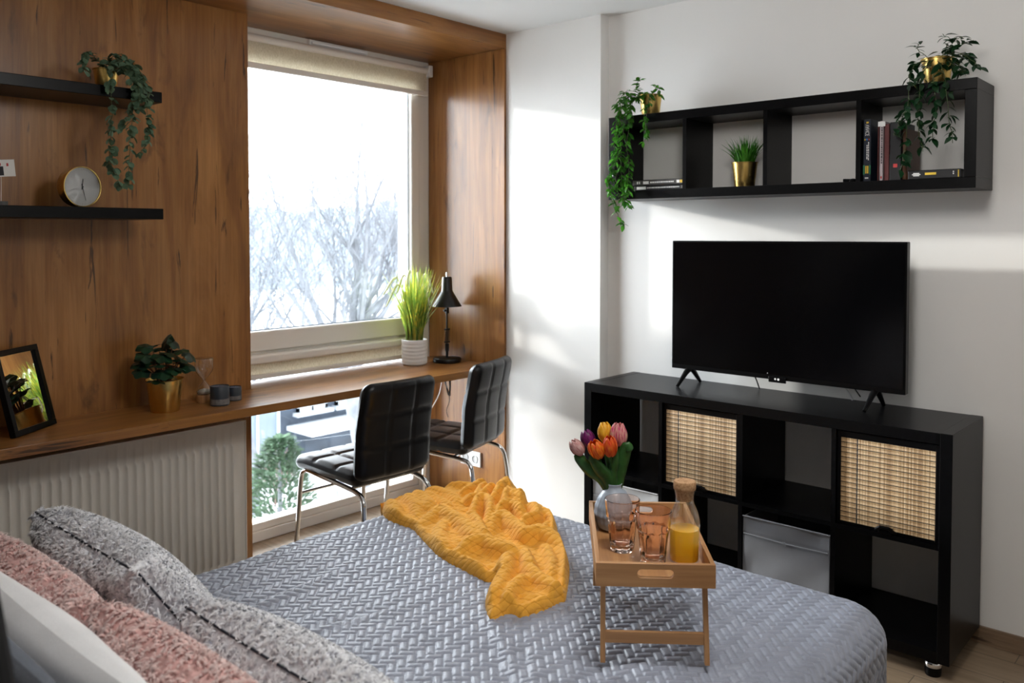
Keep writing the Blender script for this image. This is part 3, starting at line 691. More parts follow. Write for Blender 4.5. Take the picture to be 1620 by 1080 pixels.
OD = densify(OUT, True, 4); xs = [p[0] for p in OD]; ys = [p[1] for p in OD]
gx = np.arange(min(xs)-.01, max(xs)+.01, g_); gy = np.arange(min(ys)-.01, max(ys)+.01, g_)
X, Y = np.meshgrid(gx, gy, indexing='ij')
inside = np.zeros(X.shape, bool); n = len(OD)
for k in range(n):
    (x0, y0), (x1, y1) = OD[k], OD[(k+1) % n]
    c_ = ((y0 > Y) != (y1 > Y)); xi = (x1-x0)*(Y-y0)/(y1-y0+1e-15)+x0
    inside ^= c_ & (X < xi)
ed, _, _ = segdist(X, Y, OD+[OD[0]])
ed_in = np.where(inside, ed, 0)
H_ = .022+.012*vnoise(X, Y, 20, 4)+.006*vnoise(X, Y, 55, 6)
def blur(A, sig):
    k = np.exp(-.5*(np.arange(-int(3*sig), int(3*sig)+1)/sig)**2); k /= k.sum(); n_ = len(k)//2
    for ax in (0, 1):
        P_ = np.pad(A, [(n_, n_) if q == ax else (0, 0) for q in (0, 1)], mode='edge')
        A = sum(k[m_]*(P_[m_:m_+A.shape[0], :] if ax == 0 else P_[:, m_:m_+A.shape[1]]) for m_ in range(len(k)))
    return A
wX = X+.004*vnoise(X, Y, 45, 41); wY = Y+.004*vnoise(X, Y, 45, 42)
H_ = .017+.006*vnoise(X, Y, 18, 4)
cr_ = (1-np.abs(vnoise(X+.03*vnoise(X, Y, 9, 21), Y, 46, 31))*2.2).clip(0, 1)**2
H_ += .007*cr_
for pts, am, w in RIDGES:
    pd = densify(pts, False, 6); dd_, sg, tt = segdist(wX, wY, pd)
    env = np.clip(np.minimum(tt, 1-tt)*4.5, 0, 1)**.6*.75+.25
    ww_ = w*(.8+.2*env); am = am*1.35; tube_ = am*env*np.sqrt(np.clip(1-(dd_/ww_)**2, 0, 1))
    skirt_ = am*env*.22*np.exp(-(dd_/(w*1.25))**2)
    H_ = np.maximum(H_, np.maximum(tube_, skirt_+.008))
H_ = blur(H_, .9)
er = .018; rim = np.sqrt(np.clip(1-(1-np.clip(ed_in, 0, er)/er)**2, 0, 1))
H_ = np.minimum(H_, .022+ed_in*1.5)
H_ = (H_+.005*np.exp(-((ed_in-.013)/.007)**2))*rim
pk = np.sin((X*.9+Y*.45+.03*vnoise(X, Y, 14, 8))*2*math.pi/.017)
H_ = H_ + rim*(.0014*pk*np.clip(vnoise(X, Y, 10, 9)*2+.6, 0, 1)+.0022*vnoise(X, Y, 160, 77)+.0016*vnoise(X, Y, 290, 78))
yd = np.clip((Y-2.225)/.075, 0, 1); ZZ = BZ+.001+H_-.6*.075*(1-np.sqrt(1-yd*yd*.999))
# ring of cells just outside is snapped to the outline
near = inside.copy()
for a_, b_ in ((1, 0), (-1, 0), (0, 1), (0, -1), (1, 1), (1, -1), (-1, 1), (-1, -1)): near |= np.roll(np.roll(inside, a_, 0), b_, 1)
PX, PY = X.copy(), Y.copy(); OA = np.array([p_ for p_, p2_ in zip(OD, OD[1:]+[OD[0]]) if math.hypot(p_[0]-p2_[0], p_[1]-p2_[1]) > 1e-6]); OA = np.vstack([OA, OA[:1]])
for (i_, j_) in np.argwhere(near & ~inside):
    p0, p1 = OA[:-1], OA[1:]; e_ = p1-p0; q0 = np.array([X[i_, j_], Y[i_, j_]])
    t_ = np.clip(((q0-p0)*e_).sum(1)/(e_*e_).sum(1), 0, 1); c_ = p0+e_*t_[:, None]; m_ = np.argmin(((c_-q0)**2).sum(1))
    PX[i_, j_], PY[i_, j_] = c_[m_]; ZZ[i_, j_] = BZ-.004
ok = near; ii = -np.ones(X.shape, int); ii[ok] = np.arange(ok.sum())
cells = ok[:-1, :-1] & ok[1:, :-1] & ok[1:, 1:] & ok[:-1, 1:]
anyin = inside[:-1, :-1] | inside[1:, :-1] | inside[1:, 1:] | inside[:-1, 1:]; cells &= anyin
q = np.stack([ii[:-1, :-1][cells], ii[1:, :-1][cells], ii[1:, 1:][cells], ii[:-1, 1:][cells]], -1)
co = np.stack([PX[ok], PY[ok], ZZ[ok]], -1); uv = np.stack([X[ok]*1.0+H_[ok]*.8, Y[ok]+H_[ok]*.8], -1)
used_ = np.unique(q); remap = -np.ones(len(co), int); remap[used_] = np.arange(len(used_)); co = co[used_]; uv = uv[used_]; q = remap[q]
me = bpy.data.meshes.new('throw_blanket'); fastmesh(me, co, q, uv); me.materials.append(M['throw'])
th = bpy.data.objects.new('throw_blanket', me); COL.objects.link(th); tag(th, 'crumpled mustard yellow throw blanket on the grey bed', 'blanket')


# ------------------------------------------------------------------ cushions
def cushion(name, label, cat, group, ptop, pside, up, w, h, T, mat, base=None, fur=0, furlen=.02, seed=1, pinch=.06, seam=None, wrinkle=.0):
    """ptop: centre of the top edge, pside: direction of the top edge, up: direction from bottom edge to top edge"""
    pside = Vector(pside).normalized(); up = Vector(up).normalized(); nrm = pside.cross(up).normalized(); side = up.cross(nrm)
    c = Vector(ptop)-up*h/2
    e = empty(name, c, 0, label, cat, group)
    e.matrix_world = Matrix.Translation(c) @ Matrix((side, up, nrm)).transposed().to_4x4()
    r_ = random.Random(seed); N = 48
    def S(u, v, sgn):
        k = (1-abs(u)**2.6)*(1-abs(v)**2.6); t = T/2*(max(0, k)**(.33 if fur else .44))
        x_ = u*w/2*(1-pinch*(1-v*v)*abs(u)**2); y_ = v*h/2*(1-pinch*(1-u*u)*abs(v)**2)
        t += wrinkle*math.sin(u*5+seed)*math.cos(v*4+2*u)*k
        return Vector((x_, y_, sgn*t))
    vs = []; fs = []
    cs = [-math.cos(math.pi*i/(N-1))*.6+(-1+2*i/(N-1))*.4 for i in range(N)]
    for sgn in (1, -1):
        for j in range(N):
            for i in range(N): vs.append(S(cs[i], cs[j], sgn))
    n = N*N
    for j in range(N-1):
        for i in range(N-1):
            a = j*N+i; fs.append((a, a+1, a+N+1, a+N)); fs.append((n+a, n+a+N, n+a+N+1, n+a+1))
    MB().add(vs, fs).build('cover', base or mat, e, smooth='all')
    if seam:
        pts = [S(u, v, 1) for u, v in [(-1+2*i/20, 1) for i in range(21)]+[(1, 1-2*i/20) for i in range(1, 21)]+[(1-2*i/20, -1) for i in range(1, 21)]+[(-1, -1+2*i/20) for i in range(1, 21)]]
        MB().tube(pts, .0022, 6).build('seam', seam, e, smooth=True)
    if fur:
        F = np.zeros((fur*8, 3)); UV = np.zeros((fur*8, 2)); Q = []
        for k in range(fur):
            u, v = r_.uniform(-1, 1), r_.uniform(-1, 1); sgn = 1 if r_.random() < .5 else -1
            if r_.random() < .12:
                if r_.random() < .5: u = math.copysign(1-r_.random()**2*.1, u)
                else: v = math.copysign(1-r_.random()**2*.1, v)
            p = S(u, v, sgn); ep = .02
            pu = S(min(1, u+ep), v, sgn)-S(max(-1, u-ep), v, sgn); pv = S(u, min(1, v+ep), sgn)-S(u, max(-1, v-ep), sgn)
            nn = pu.cross(pv)*sgn
            if nn.length < 1e-9: nn = Vector((u, v, sgn*.2))
            nn.normalize()
            edge = max(abs(u), abs(v))
            if edge > .93: nn = (nn+Vector((u if abs(u) > .93 else 0, v if abs(v) > .93 else 0, 0))*2).normalized()
            an = 4.5*math.sin(p.x*62+seed)+4.5*math.cos(p.y*70+p.x*33)+2.4*math.sin(p.x*140-p.y*110)+r_.uniform(-.7, .7)
            t1 = pu.normalized()*math.cos(an)+pv.normalized()*math.sin(an); t1 = (t1-nn*t1.dot(nn))
            t1 = t1.normalized() if t1.length > 1e-6 else side
            b_ = nn.cross(t1); Lf = furlen*r_.uniform(.7, 1.25); wd = .0011*r_.uniform(.7, 1.3)
            P = [p-nn*.001, p+nn*Lf*.30+t1*Lf*.18, p+nn*Lf*.46+t1*Lf*.55, p+nn*Lf*.38+t1*Lf*.98+b_*Lf*r_.uniform(-.25, .25)]
            rv = r_.random()
            for m_, (pt, ww) in enumerate(zip(P, (1, 1.3, 1.0, .25))):
                F[k*8+m_*2] = pt-b_*wd*ww; F[k*8+m_*2+1] = pt+b_*wd*ww; UV[k*8+m_*2] = UV[k*8+m_*2+1] = (rv, m_/3)
        base_i = np.arange(fur)[:, None]*8
        Q = np.concatenate([np.stack([base_i[:, 0]+2*m_, base_i[:, 0]+2*m_+1, base_i[:, 0]+2*m_+3, base_i[:, 0]+2*m_+2], -1) for m_ in range(3)])
        me = bpy.data.meshes.new('fur'); fastmesh(me, F, Q, UV); me.materials.append(M[mat])
        fo = bpy.data.objects.new('fur', me); COL.objects.link(fo); fo.parent = e; fo['kind'] = 'stuff'
    return e
dk2 = simple('dark_seam', (.03, .035, .05), .9)
GC = 'grey plush cushions'; PC = 'pink plush cushions'
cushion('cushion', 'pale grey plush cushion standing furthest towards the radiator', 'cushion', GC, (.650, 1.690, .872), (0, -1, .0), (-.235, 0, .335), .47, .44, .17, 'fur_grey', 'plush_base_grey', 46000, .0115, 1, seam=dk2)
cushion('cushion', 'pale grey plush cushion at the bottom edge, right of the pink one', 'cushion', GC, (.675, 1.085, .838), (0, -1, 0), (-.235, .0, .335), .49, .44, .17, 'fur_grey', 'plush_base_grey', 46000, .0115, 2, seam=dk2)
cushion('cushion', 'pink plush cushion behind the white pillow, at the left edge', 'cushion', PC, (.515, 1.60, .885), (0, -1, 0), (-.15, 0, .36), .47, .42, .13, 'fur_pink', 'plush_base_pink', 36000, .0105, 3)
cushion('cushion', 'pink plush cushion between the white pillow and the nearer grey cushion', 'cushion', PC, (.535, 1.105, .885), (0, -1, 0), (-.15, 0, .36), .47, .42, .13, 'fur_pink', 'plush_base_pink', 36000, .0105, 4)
cushion('pillow', 'plump white pillow at the lower left corner', 'pillow', None, (.440, 1.30, .915), (0, -1, 0), (-.08, 0, .40), .68, .46, .15, 'whitelinen', wrinkle=.008, seed=5)
cushion('cushion', 'dark blue-grey woven cushion in front of the white pillow', 'cushion', None, (.345, 1.165, .958), (0, -1, 0), (-.05, 0, .45), .44, .42, .09, 'denim', seed=6, pinch=.02)

# ------------------------------------------------------------------ tray table
TF = Vector((1.503, 1.096, 0)); wv = Vector((.6239, -.7815, 0)); lv = Vector((.7815, .6239, 0))
tray = empty('tray_table', (TF.x, TF.y, BZ+.004), math.atan2(wv.y, wv.x), 'folding bamboo tray table standing on the bed', 'tray')
# local: x across (front edge), y along length
TW, TL, z0, z1 = .262, .44, .176, .228
def rrect(cx, cz, w, h, n=8):
    r_ = h/2; pts = []
    for k in range(n+1): a = R(-90+180*k/n); pts.append((cx+w/2-r_+r_*math.cos(a), cz+r_*math.sin(a)))
    for k in range(n+1): a = R(90+180*k/n); pts.append((cx-w/2+r_+r_*math.cos(a), cz+r_*math.sin(a)))
    return pts
def panel_with_slot(y0, y1):
    inner = rrect(TW/2+.0, (z0+z1)/2+.004, .080, .019); n = len(inner); cx, cz = TW/2, (z0+z1)/2+.004
    outer = []
    for (x, z) in inner:
        dx_, dz_ = x-cx, z-cz; k = min((TW/2)/abs(dx_) if abs(dx_) > 1e-9 else 1e9, ((z1-cz) if dz_ > 0 else (cz-z0))/abs(dz_) if abs(dz_) > 1e-9 else 1e9)
        outer.append((cx+dx_*k, cz+dz_*k))
    # snap nearest to the four corners
    for c in ((0, z0), (TW, z0), (TW, z1), (0, z1)):
        j = min(range(n), key=lambda q: (outer[q][0]-c[0])**2+(outer[q][1]-c[1])**2); outer[j] = c
    vs = []; fs = []
    for y in (y0, y1):
        for p in inner: vs.append((p[0], y, p[1]))
        for p in outer: vs.append((p[0], y, p[1]))
    for k in range(n):
        k2 = (k+1) % n
        fs += [(k, k2, n+k2, n+k), (2*n+k, 3*n+k, 3*n+k2, 2*n+k2), (k, 2*n+k, 2*n+k2, k2), (n+k, n+k2, 3*n+k2, 3*n+k)]
    return MB().add(vs, fs)
panel_with_slot(0, .011).build('end_panel', 'bamboo_x', tray, bevel=.0012)
panel_with_slot(TL-.011, TL).build('end_panel', 'bamboo_x', tray, bevel=.0012)
for x in (0, TW-.010): MB().box(x, x+.010, .011, TL-.011, z0, z1-.001).build('side_panel', 'bamboo_y', tray, bevel=.001)
MB().box(.010, TW-.010, .011, TL-.011, z0+.004, z0+.009).build('tray_base', 'bamboo_y', tray)
for y in (.030, TL-.040):
    sgn = -1 if y < .2 else 1
    for x, dxs in ((.012, -.001), (TW-.024, .003)):
        g = MB(); foot_y = y+sgn*.022
        vs = [(x, y, z0+.002), (x+.011, y, z0+.002), (x+.011, y+.014, z0+.002), (x, y+.014, z0+.002)]
        vs += [(x+dxs, foot_y, 0.0), (x+.011+dxs, foot_y, 0), (x+.011+dxs, foot_y+.014, 0), (x+dxs, foot_y+.014, 0)]
        g.add(vs, [(0, 1, 2, 3), (7, 6, 5, 4), (0, 4, 5, 1), (1, 5, 6, 2), (2, 6, 7, 3), (3, 7, 4, 0)])
        g.build('leg', 'bamboo_z', tray, bevel=.0012)
    yy = y+sgn*.016
    MB().box(.022, TW-.022, yy+.002, yy+.012, .042, .068).build('crossbar', 'bamboo_x', tray, bevel=.0012)
TZ = BZ+.004+z0+.0092
def on_tray(u, v): p = TF+wv*u+lv*v; return (p.x, p.y, TZ)
def flute(n, amp):
    return lambda a, z, j: 1+amp*(abs(math.sin(a*n/2))-.5) if .0 < z else 1
# tumblers
def tumbler(name, label, u, v):
    o = empty(name, on_tray(u, v), rng.uniform(0, 1), label, 'glass', 'rose glass tumblers on the tray')
    Hg = .126
    outer = [(.0001, .0), (.026, .0), (.0285, .004), (.0295, .012), (.031, .03), (.0335, .055), (.036, .076), (.0385, .082), (.0395, .088), (.0405, .105), (.0425, Hg-.001)]
    inner = [(.0412, Hg), (.0388, .105), (.0372, .088), (.0355, .08), (.0318, .06), (.0285, .035), (.0262, .02), (.020, .014), (.0001, .013)]
    prof = []
    for (a_, b_) in zip(outer, outer[1:]): prof += [a_, ((a_[0]+b_[0])/2, (a_[1]+b_[1])/2)]
    prof += [outer[-1]]+inner; no = 2*len(outer)-1
    def mod(a, z, j):
        if j < no and .003 < z < .0835:
            e = min(1, (z-.003)/.01)*min(1, (.0835-z)/.006); return 1-.085*e*(1-abs(math.cos(a*5))**.7)*1.0
        if j >= no and z < .07: return 1-.02*(1-abs(math.cos(a*5)))
        return 1
    MB().lathe(prof, 80, mod=mod).build('glass_body', 'pink_glass', o, smooth=True)
tumbler('tumbler', 'rose-tinted faceted glass tumbler on the left, in front of the vase', .072, .196)
tumbler('tumbler', 'rose-tinted faceted glass tumbler beside the juice carafe', .138, .115)
# carafe
ca = empty('carafe', on_tray(.212, .130), 0, 'glass carafe of orange juice with a cork stopper', 'carafe')
out = [(.0001, 0), (.030, 0), (.0345, .004), (.0355, .02), (.0355, .075), (.0355, .098), (.033, .112), (.027, .128), (.0225, .138), (.021, .146), (.0215, .156), (.0238, .168), (.0245, .170)]
inn = [(.0230, .170), (.0200, .157), (.0193, .147), (.0208, .138), (.0252, .128), (.031, .112), (.0335, .098), (.0335, .02), (.0325, .007), (.0001, .006)]
MB().lathe(out+inn, 48).build('glass_body', 'thin_glass', ca, smooth=True)
MB().lathe([(.0001, .0065), (.0320, .0075), (.0333, .02), (.0333, .0795), (.0330, .0800), (.0001, .0795)], 40).build('juice', 'juice', ca, smooth=True)
MB().lathe([(.0001, .145), (.0186, .146), (.0212, .169), (.0255, .172), (.0262, .176), (.0262, .188), (.0245, .191), (.0001, .1915)], 36).build('stopper', 'cork', ca, smooth=True)
# vase with tulips
vs_ = empty('vase', on_tray(.062, .345), 0, 'small round pale grey textured vase on the tray', 'vase')
def vmod(a, z, j): 
    k = max(0, min(1, (.098-z)/.02))*max(0, min(1, (z-.004)/.01))
    return 1+.028*k*(math.sin(a*11+z*150)*math.sin(a*11-z*150))
vp = [(.0001, 0), (.026, 0), (.030, .003)]
for k in range(1, 30): t = k/30; z = .003+.100*t; vp.append((.0205+.031*math.sin(math.pi*(.17+.80*t))**.75 if True else 0, z))
vp += [(.0190, .106), (.0185, .115), (.0205, .119), (.0190, .1195), (.0165, .114), (.0165, .104), (.0300, .085), (.040, .05), (.03, .010), (.0001, .008)]
MB().lathe(vp, 110, mod=lambda a, z, j: vmod(a, z, j) if j < 33 else 1).build('vase_body', simple('pale_grey_ceramic', (.34, .39, .46), .38), vs_, smooth='all')
VC = Vector(on_tray(.062, .345)); VC.z += .112
def tulip(label, head, col1, col2, op=.0, sc=1.0, yaw=0):
    o = empty('tulip', VC, 0, label, 'flower', 'tulips in the vase')
    h = Vector(head)-VC
    st = smooth_path([(0, 0, -.05), (h.x*.25, h.y*.25, h.z*.25), (h.x*.7, h.y*.7, h.z*.62), h], 5)
    MB().tube(st, .0024, 6).build('stem', 'tulipleaf', o, smooth=True)
    ax = (Vector(st[-1])-Vector(st[-3])).normalized(); q_ = ax.to_track_quat('Z', 'Y')
    t = NT('tulip_petal_'+str(len(bpy.data.materials))); tc = t.n('TexCoord'); 
    f_ = t.noise(t.coord('UV', (6, 1.4, 1)), 2.2, 3, .5)
    pc = t.ramp(f_, [(.38, col1), (.62, col2)]); t.p(pc, .45); translucent(t, pc, .35)
    Lp = .050*sc; Rp = .0185*sc
    for k in range(6):
        a0 = k*math.pi/3+yaw; inn_ = (k % 2); vs = []; fs = []; nu, nv = 7, 10; uvs = []
        for j in range(nv):
            v = j/(nv-1); rad_ = Rp*(math.sin(math.pi*min(1, .10+v*.80)))**.6*(1-.10*inn_)*(1+op*v)
            wdt = 1.25*math.sin(math.pi*(.06+.86*v))**.55
            for i in range(nu):
                s_ = -1+2*i/(nu-1); a = a0+s_*wdt*.62
                zz = Lp*(v - .08*v*s_*s_)
                vs.append(q_ @ Vector((rad_*math.cos(a)*(1+.06*s_*s_), rad_*math.sin(a)*(1+.06*s_*s_), zz))+h-ax*.004)
                uvs.append((s_*.5+.5, v))
        for j in range(nv-1):
            for i in range(nu-1): a = j*nu+i; fs.append((a, a+1, a+nu+1, a+nu))
        ob = MB().add(vs, fs).build('petal', t.m, o, smooth='all')
        ul = ob.data.uv_layers.new(name='UVMap')
        for lp in ob.data.loops: ul.data[lp.index].uv = uvs[lp.vertex_index]
        sd = ob.modifiers.new('solid', 'SOLIDIFY'); sd.thickness = .0008
    return o
# heads placed by direction from the vase mouth
rt = Vector((.666, -.745, 0)); fwv = Vector((.745, .666, 0))
def hd(r_, f__, z): p = VC+rt*r_+fwv*f__; return (p.x, p.y, VC.z+z)
tulip('pale pink tulip at the far left of the bunch', hd(-.086, .0, .086), (.55, .25, .24), (.80, .58, .55), .1, .92)
tulip('dark purple tulip half hidden at the left', hd(-.058, .03, .098), (.10, .004, .07), (.25, .015, .18), .15, .95, .4)
tulip('orange and yellow tulip low at the front left', hd(-.042, -.02, .082), (.80, .06, .01), (.90, .36, .02), .3, 1.0, .2)
tulip('red-orange tulip in the middle of the bunch', hd(-.012, -.02, .088), (.75, .045, .01), (.90, .22, .02), 0, 1.08, .5)
tulip('yellow tulip at the top behind the others', hd(-.018, .03, .112), (.85, .42, .01), (.92, .60, .05), 0, 1.05, .1)
tulip('magenta and cream tulip on the right of the bunch', hd(.010, .012, .104), (.62, .03, .16), (.85, .55, .42), 0, 1.25, .8)
def blade(root, path, w, mat, nm, parent, loc, tw=0, up=None):
    pts = smooth_path(path, 5); vs = []; fs = []; n = len(pts); nu = 5
    for i, p in enumerate(pts):
        d_ = (pts[min(n-1, i+1)]-pts[max(0, i-1)]).normalized(); s_ = d_.cross(up or Vector((.745, .666, .1))).normalized()
        nn = s_.cross(d_); t = i/(n-1); ww = w*(.25+.75*math.sin(math.pi*min(1, .12+t*.82))**.8)*(1 if t < .97 else .4)
        for k in range(nu):
            a = -1+2*k/(nu-1); vs.append(p+s_*ww*.5*a+nn*ww*.18*(a*a-.5))
    for i in range(n-1):
        for k in range(nu-1): a = i*nu+k; fs.append((a, a+1, a+nu+1, a+nu))
    o = MB().add(vs, fs).build(nm, mat, parent, smooth='all')
    sd = o.modifiers.new('solid', 'SOLIDIFY'); sd.thickness = .001
    return o
tl = empty('tulip_foliage', VC, 0, 'broad dark green tulip leaves fanning out of the vase', 'leaves')
def L3(lst): return [rt*a+fwv*b_+Vector((0, 0, c_)) for a, b_, c_ in lst]
for pa, w in (([(-.004, 0, -.03), (-.03, 0, .02), (-.065, -.005, .045), (-.103, 0, .082)], .036), ([(-.002, -.006, -.03), (-.016, -.01, .02), (-.040, -.02, .05), (-.066, -.03, .088)], .034),
              ([(.002, -.006, -.03), (-.004, -.01, .03), (.000, -.014, .075), (-.001, -.016, .118)], .022), ([(.004, 0, -.03), (.014, 0, .03), (.024, 0, .075), (.032, -.004, .104), (.042, -.012, .094)], .034),
              ([(.0, .008, -.03), (-.01, .02, .05), (-.028, .03, .12)], .018)):
    blade(None, L3(pa), w, 'tulipleaf', 'leaf', tl, VC)

# ------------------------------------------------------------------ pots and plants
def gold_pot(parent, r, h, n=40):
    MB().lathe([(.0001, 0), (r*.74, 0), (r*.76, .002), (r*.97, h-.004), (r*1.02, h-.003), (r*1.03, h), (r*.97, h), (r*.95, h-.006), (r*.74, .004), (.0001, .004)], n).build('pot', 'gold', parent, smooth=True)
    MB().lathe([(.0001, h*.86), (r*.92, h*.86)], 20).build('soil', 'soil', parent)
def vines(parent, origin, paths, leafL, leafW, spacing, mat, stem, seed, thick=.0014, round_=False, tuft=0, spread=.015):
    r_ = random.Random(seed); lm = MB(); sm_ = MB(); O = Vector(origin)
    for path in paths:
        pts = [Vector(p)-O for p in path]
        pts = smooth_path(pts, 5); pts = [p+Vector([r_.uniform(-.003, .003) for _ in range(3)]) for p in pts]
        sm_.tube(pts, thick, 5)
        Lt = 0
        for a, b_ in zip(pts, pts[1:]):
            d_ = b_-a; Lt += d_.length
            while Lt > spacing:
                Lt -= spacing; p = a.lerp(b_, r_.random())
                for sgn in ((1, -1) if r_.random() < .75 else (1,)):
                    an = r_.uniform(0, 6.28); rd = Vector((math.cos(an), math.sin(an), r_.uniform(-.5, .35)))
                    dirv = (rd+d_.normalized()*.5).normalized(); base = p+Vector([r_.uniform(-1, 1)*spread*.4 for _ in range(3)])
                    nr = Vector((r_.uniform(-.6, .6), r_.uniform(-.6, .6), 1))
                    k = r_.uniform(.65, 1.15)
                    sm_.tube([p, base+dirv*.004], thick*.6, 4, False)
                    lm.leaf(base, dirv, nr, leafL*k, leafW*k, .2, .3, round_)
    sm_.build('stems', stem, parent, smooth=True); o = lm.build('foliage', mat, parent, smooth='all'); return o
def V3(x, l): return l
# eucalyptus on the upper shelf
P = (1.345, 3.20, 1.985)
e = empty('potted_eucalyptus', P, 0, 'trailing eucalyptus in a gold pot on the upper floating shelf', 'plant')
gold_pot(e, .046, .075)
EU = [[(1.345, 3.17, 2.05), (1.31, 3.08, 2.06), (1.302, 3.06, 1.926), (1.3, 3.06, 1.804), (1.292, 3.06, 1.692)], [(1.35, 3.17, 2.06), (1.36, 3.08, 2.07), (1.383, 3.06, 1.958), (1.372, 3.06, 1.844), (1.364, 3.06, 1.73), (1.358, 3.06, 1.635)],
 [(1.35, 3.18, 2.06), (1.40, 3.1, 2.06), (1.431, 3.06, 1.99), (1.431, 3.06, 1.918), (1.432, 3.06, 1.815), (1.403, 3.06, 1.744)], [(1.293, 3.06, 1.748), (1.299, 3.06, 1.699), (1.329, 3.06, 1.625)],
 [(1.39, 3.06, 1.959), (1.366, 3.06, 1.888), (1.331, 3.06, 1.818)], [(1.34, 3.19, 2.05), (1.27, 3.12, 2.085), (1.225, 3.08, 2.085), (1.216, 3.06, 2.014)], [(1.34, 3.19, 2.05), (1.33, 3.14, 2.09), (1.35, 3.08, 2.10)], [(1.36, 3.19, 2.05), (1.38, 3.14, 2.10), (1.40, 3.09, 2.05), (1.405, 3.06, 1.95)],
 [(1.36, 3.19, 2.05), (1.39, 3.12, 2.09), (1.415, 3.06, 2.02), (1.41, 3.05, 1.93)], [(1.35, 3.2, 2.05), (1.345, 3.12, 2.085), (1.335, 3.06, 2.04)], [(1.36, 3.19, 2.05), (1.39, 3.08, 2.04), (1.395, 3.05, 1.96), (1.385, 3.05, 1.90)]]
vines(e, P, EU, .027, .021, .011, 'leaf_euc', 'stem', 3, .0012, True)
# left vine on the wall unit
P = (3.20, 2.045, SZ1)
e = empty('potted_vine', P, 0, 'leafy trailing vine in a gold pot at the window end of the wall shelf', 'plant', 'trailing vines on the wall shelf')
gold_pot(e, .050, .092)
VL = [[(3.16, 2.05, 2.055), (3.1, 2.101, 2.055), (3.09, 2.147, 1.929), (3.095, 2.167, 1.764), (3.1, 2.18, 1.626), (3.1, 2.166, 1.57), (3.1, 2.125, 1.497)], [(3.17, 2.04, 2.06), (3.1, 2.085, 2.02), (3.09, 2.12, 1.844), (3.09, 2.123, 1.707), (3.095, 2.106, 1.596), (3.1, 2.063, 1.567)],
 [(3.17, 2.03, 2.06), (3.12, 2.0, 2.05), (3.09, 1.997, 1.93), (3.09, 2.006, 1.85)], [(3.18, 2.04, 2.06), (3.15, 2.085, 2.09), (3.13, 2.057, 2.136)], [(3.18, 2.03, 2.06), (3.16, 1.985, 2.09), (3.15, 1.97, 2.06)], [(3.17, 2.05, 2.06), (3.13, 2.12, 2.085), (3.10, 2.165, 2.018)],
 [(3.17, 2.04, 2.06), (3.1, 2.07, 2.03), (3.09, 2.091, 1.87), (3.09, 2.084, 1.759), (3.09, 2.087, 1.676), (3.095, 2.11, 1.60)], [(3.16, 2.05, 2.055), (3.1, 2.12, 2.045), (3.09, 2.15, 1.95), (3.09, 2.14, 1.80), (3.09, 2.15, 1.68), (3.1, 2.13, 1.60), (3.1, 2.14, 1.57)],
 [(3.12, 2.09, 2.04), (3.09, 2.13, 1.99), (3.085, 2.11, 1.90)], [(3.1, 2.16, 1.78), (3.08, 2.185, 1.70), (3.09, 2.175, 1.64)], [(3.095, 2.11, 1.72), (3.08, 2.085, 1.66), (3.085, 2.07, 1.62)]]
vines(e, P, VL, .034, .0165, .0125, 'leaf_vine', 'stem', 5, .0011)
# right vine
P = (3.22, .885, SZ1)
e = empty('potted_vine', P, 0, 'dark leafy vine in a gold pot at the right end of the wall shelf', 'plant', 'trailing vines on the wall shelf')
gold_pot(e, .052, .095)
VR = [[(3.18, .9, 2.06), (3.12, .937, 2.03), (3.095, .942, 1.892), (3.1, .95, 1.762), (3.1, .966, 1.676)], [(3.18, .876, 2.06), (3.12, .836, 2.0), (3.1, .815, 1.858), (3.1, .8, 1.762)], [(3.18, .887, 2.06), (3.10, .899, 1.99), (3.1, .91, 1.824), (3.1, .893, 1.741)],
 [(3.2, .857, 2.06), (3.17, .79, 2.06), (3.15, .735, 2.01)], [(3.2, .87, 2.06), (3.18, .825, 2.11), (3.16, .852, 2.14)], [(3.2, .857, 2.06), (3.17, .79, 2.10), (3.15, .752, 2.10)], [(3.2, .85, 2.06), (3.15, .785, 2.0), (3.12, .775, 2.01)],
 [(3.2, .9, 2.06), (3.17, .935, 2.10), (3.14, .918, 2.12)], [(3.12, .87, 2.0), (3.1, .854, 1.88), (3.1, .863, 1.778)], [(3.1, .936, 1.891), (3.095, .966, 1.851), (3.1, .99, 1.798)], [(3.2, .86, 2.06), (3.17, .80, 2.03), (3.16, .79, 2.0)], [(3.2, .87, 2.07), (3.2, .84, 2.12), (3.2, .80, 2.13)], [(3.21, .87, 2.07), (3.2, .82, 2.08), (3.2, .765, 2.05)]]
vines(e, P, VR, .037, .019, .015, 'leaf_dark', 'stem', 8, .0011)
# grass in gold pot inside the shelf
def blades(parent, n, h, spread, w, mat, seed, z0, rr, curl=.3, nm='foliage', bias=0):
    r_ = random.Random(seed); g = MB()
    for k in range(n):
        a = r_.uniform(0, 6.28); r0 = rr*math.sqrt(r_.random()); out_ = r_.uniform(.1, 1)*spread; hh = h*r_.uniform(.6, 1.0)
        a2 = a+r_.uniform(-.5, .5)+bias; pts = []
        for i in range(6):
            t = i/5; pts.append(Vector((r0*math.cos(a)+out_*t**1.7*math.cos(a2), r0*math.sin(a)+out_*t**1.7*math.sin(a2), z0+hh*(t-curl*t*t*out_/spread*.5))))
        sdv = Vector((-math.sin(a2), math.cos(a2), 0)); vs = []; fs = []
        sdv = (sdv+Vector((r_.uniform(-1, 1), r_.uniform(-1, 1), 0))*.6).normalized()
        for i, p in enumerate(pts):
            ww = w*(1-(i/5)**2.2)*.5+.0002; vs += [p-sdv*ww, p+sdv*ww]
        for i in range(5): fs.append((2*i, 2*i+1, 2*i+3, 2*i+2))
        g.add(vs, fs)
    return g.build(nm, mat, parent, smooth='all')
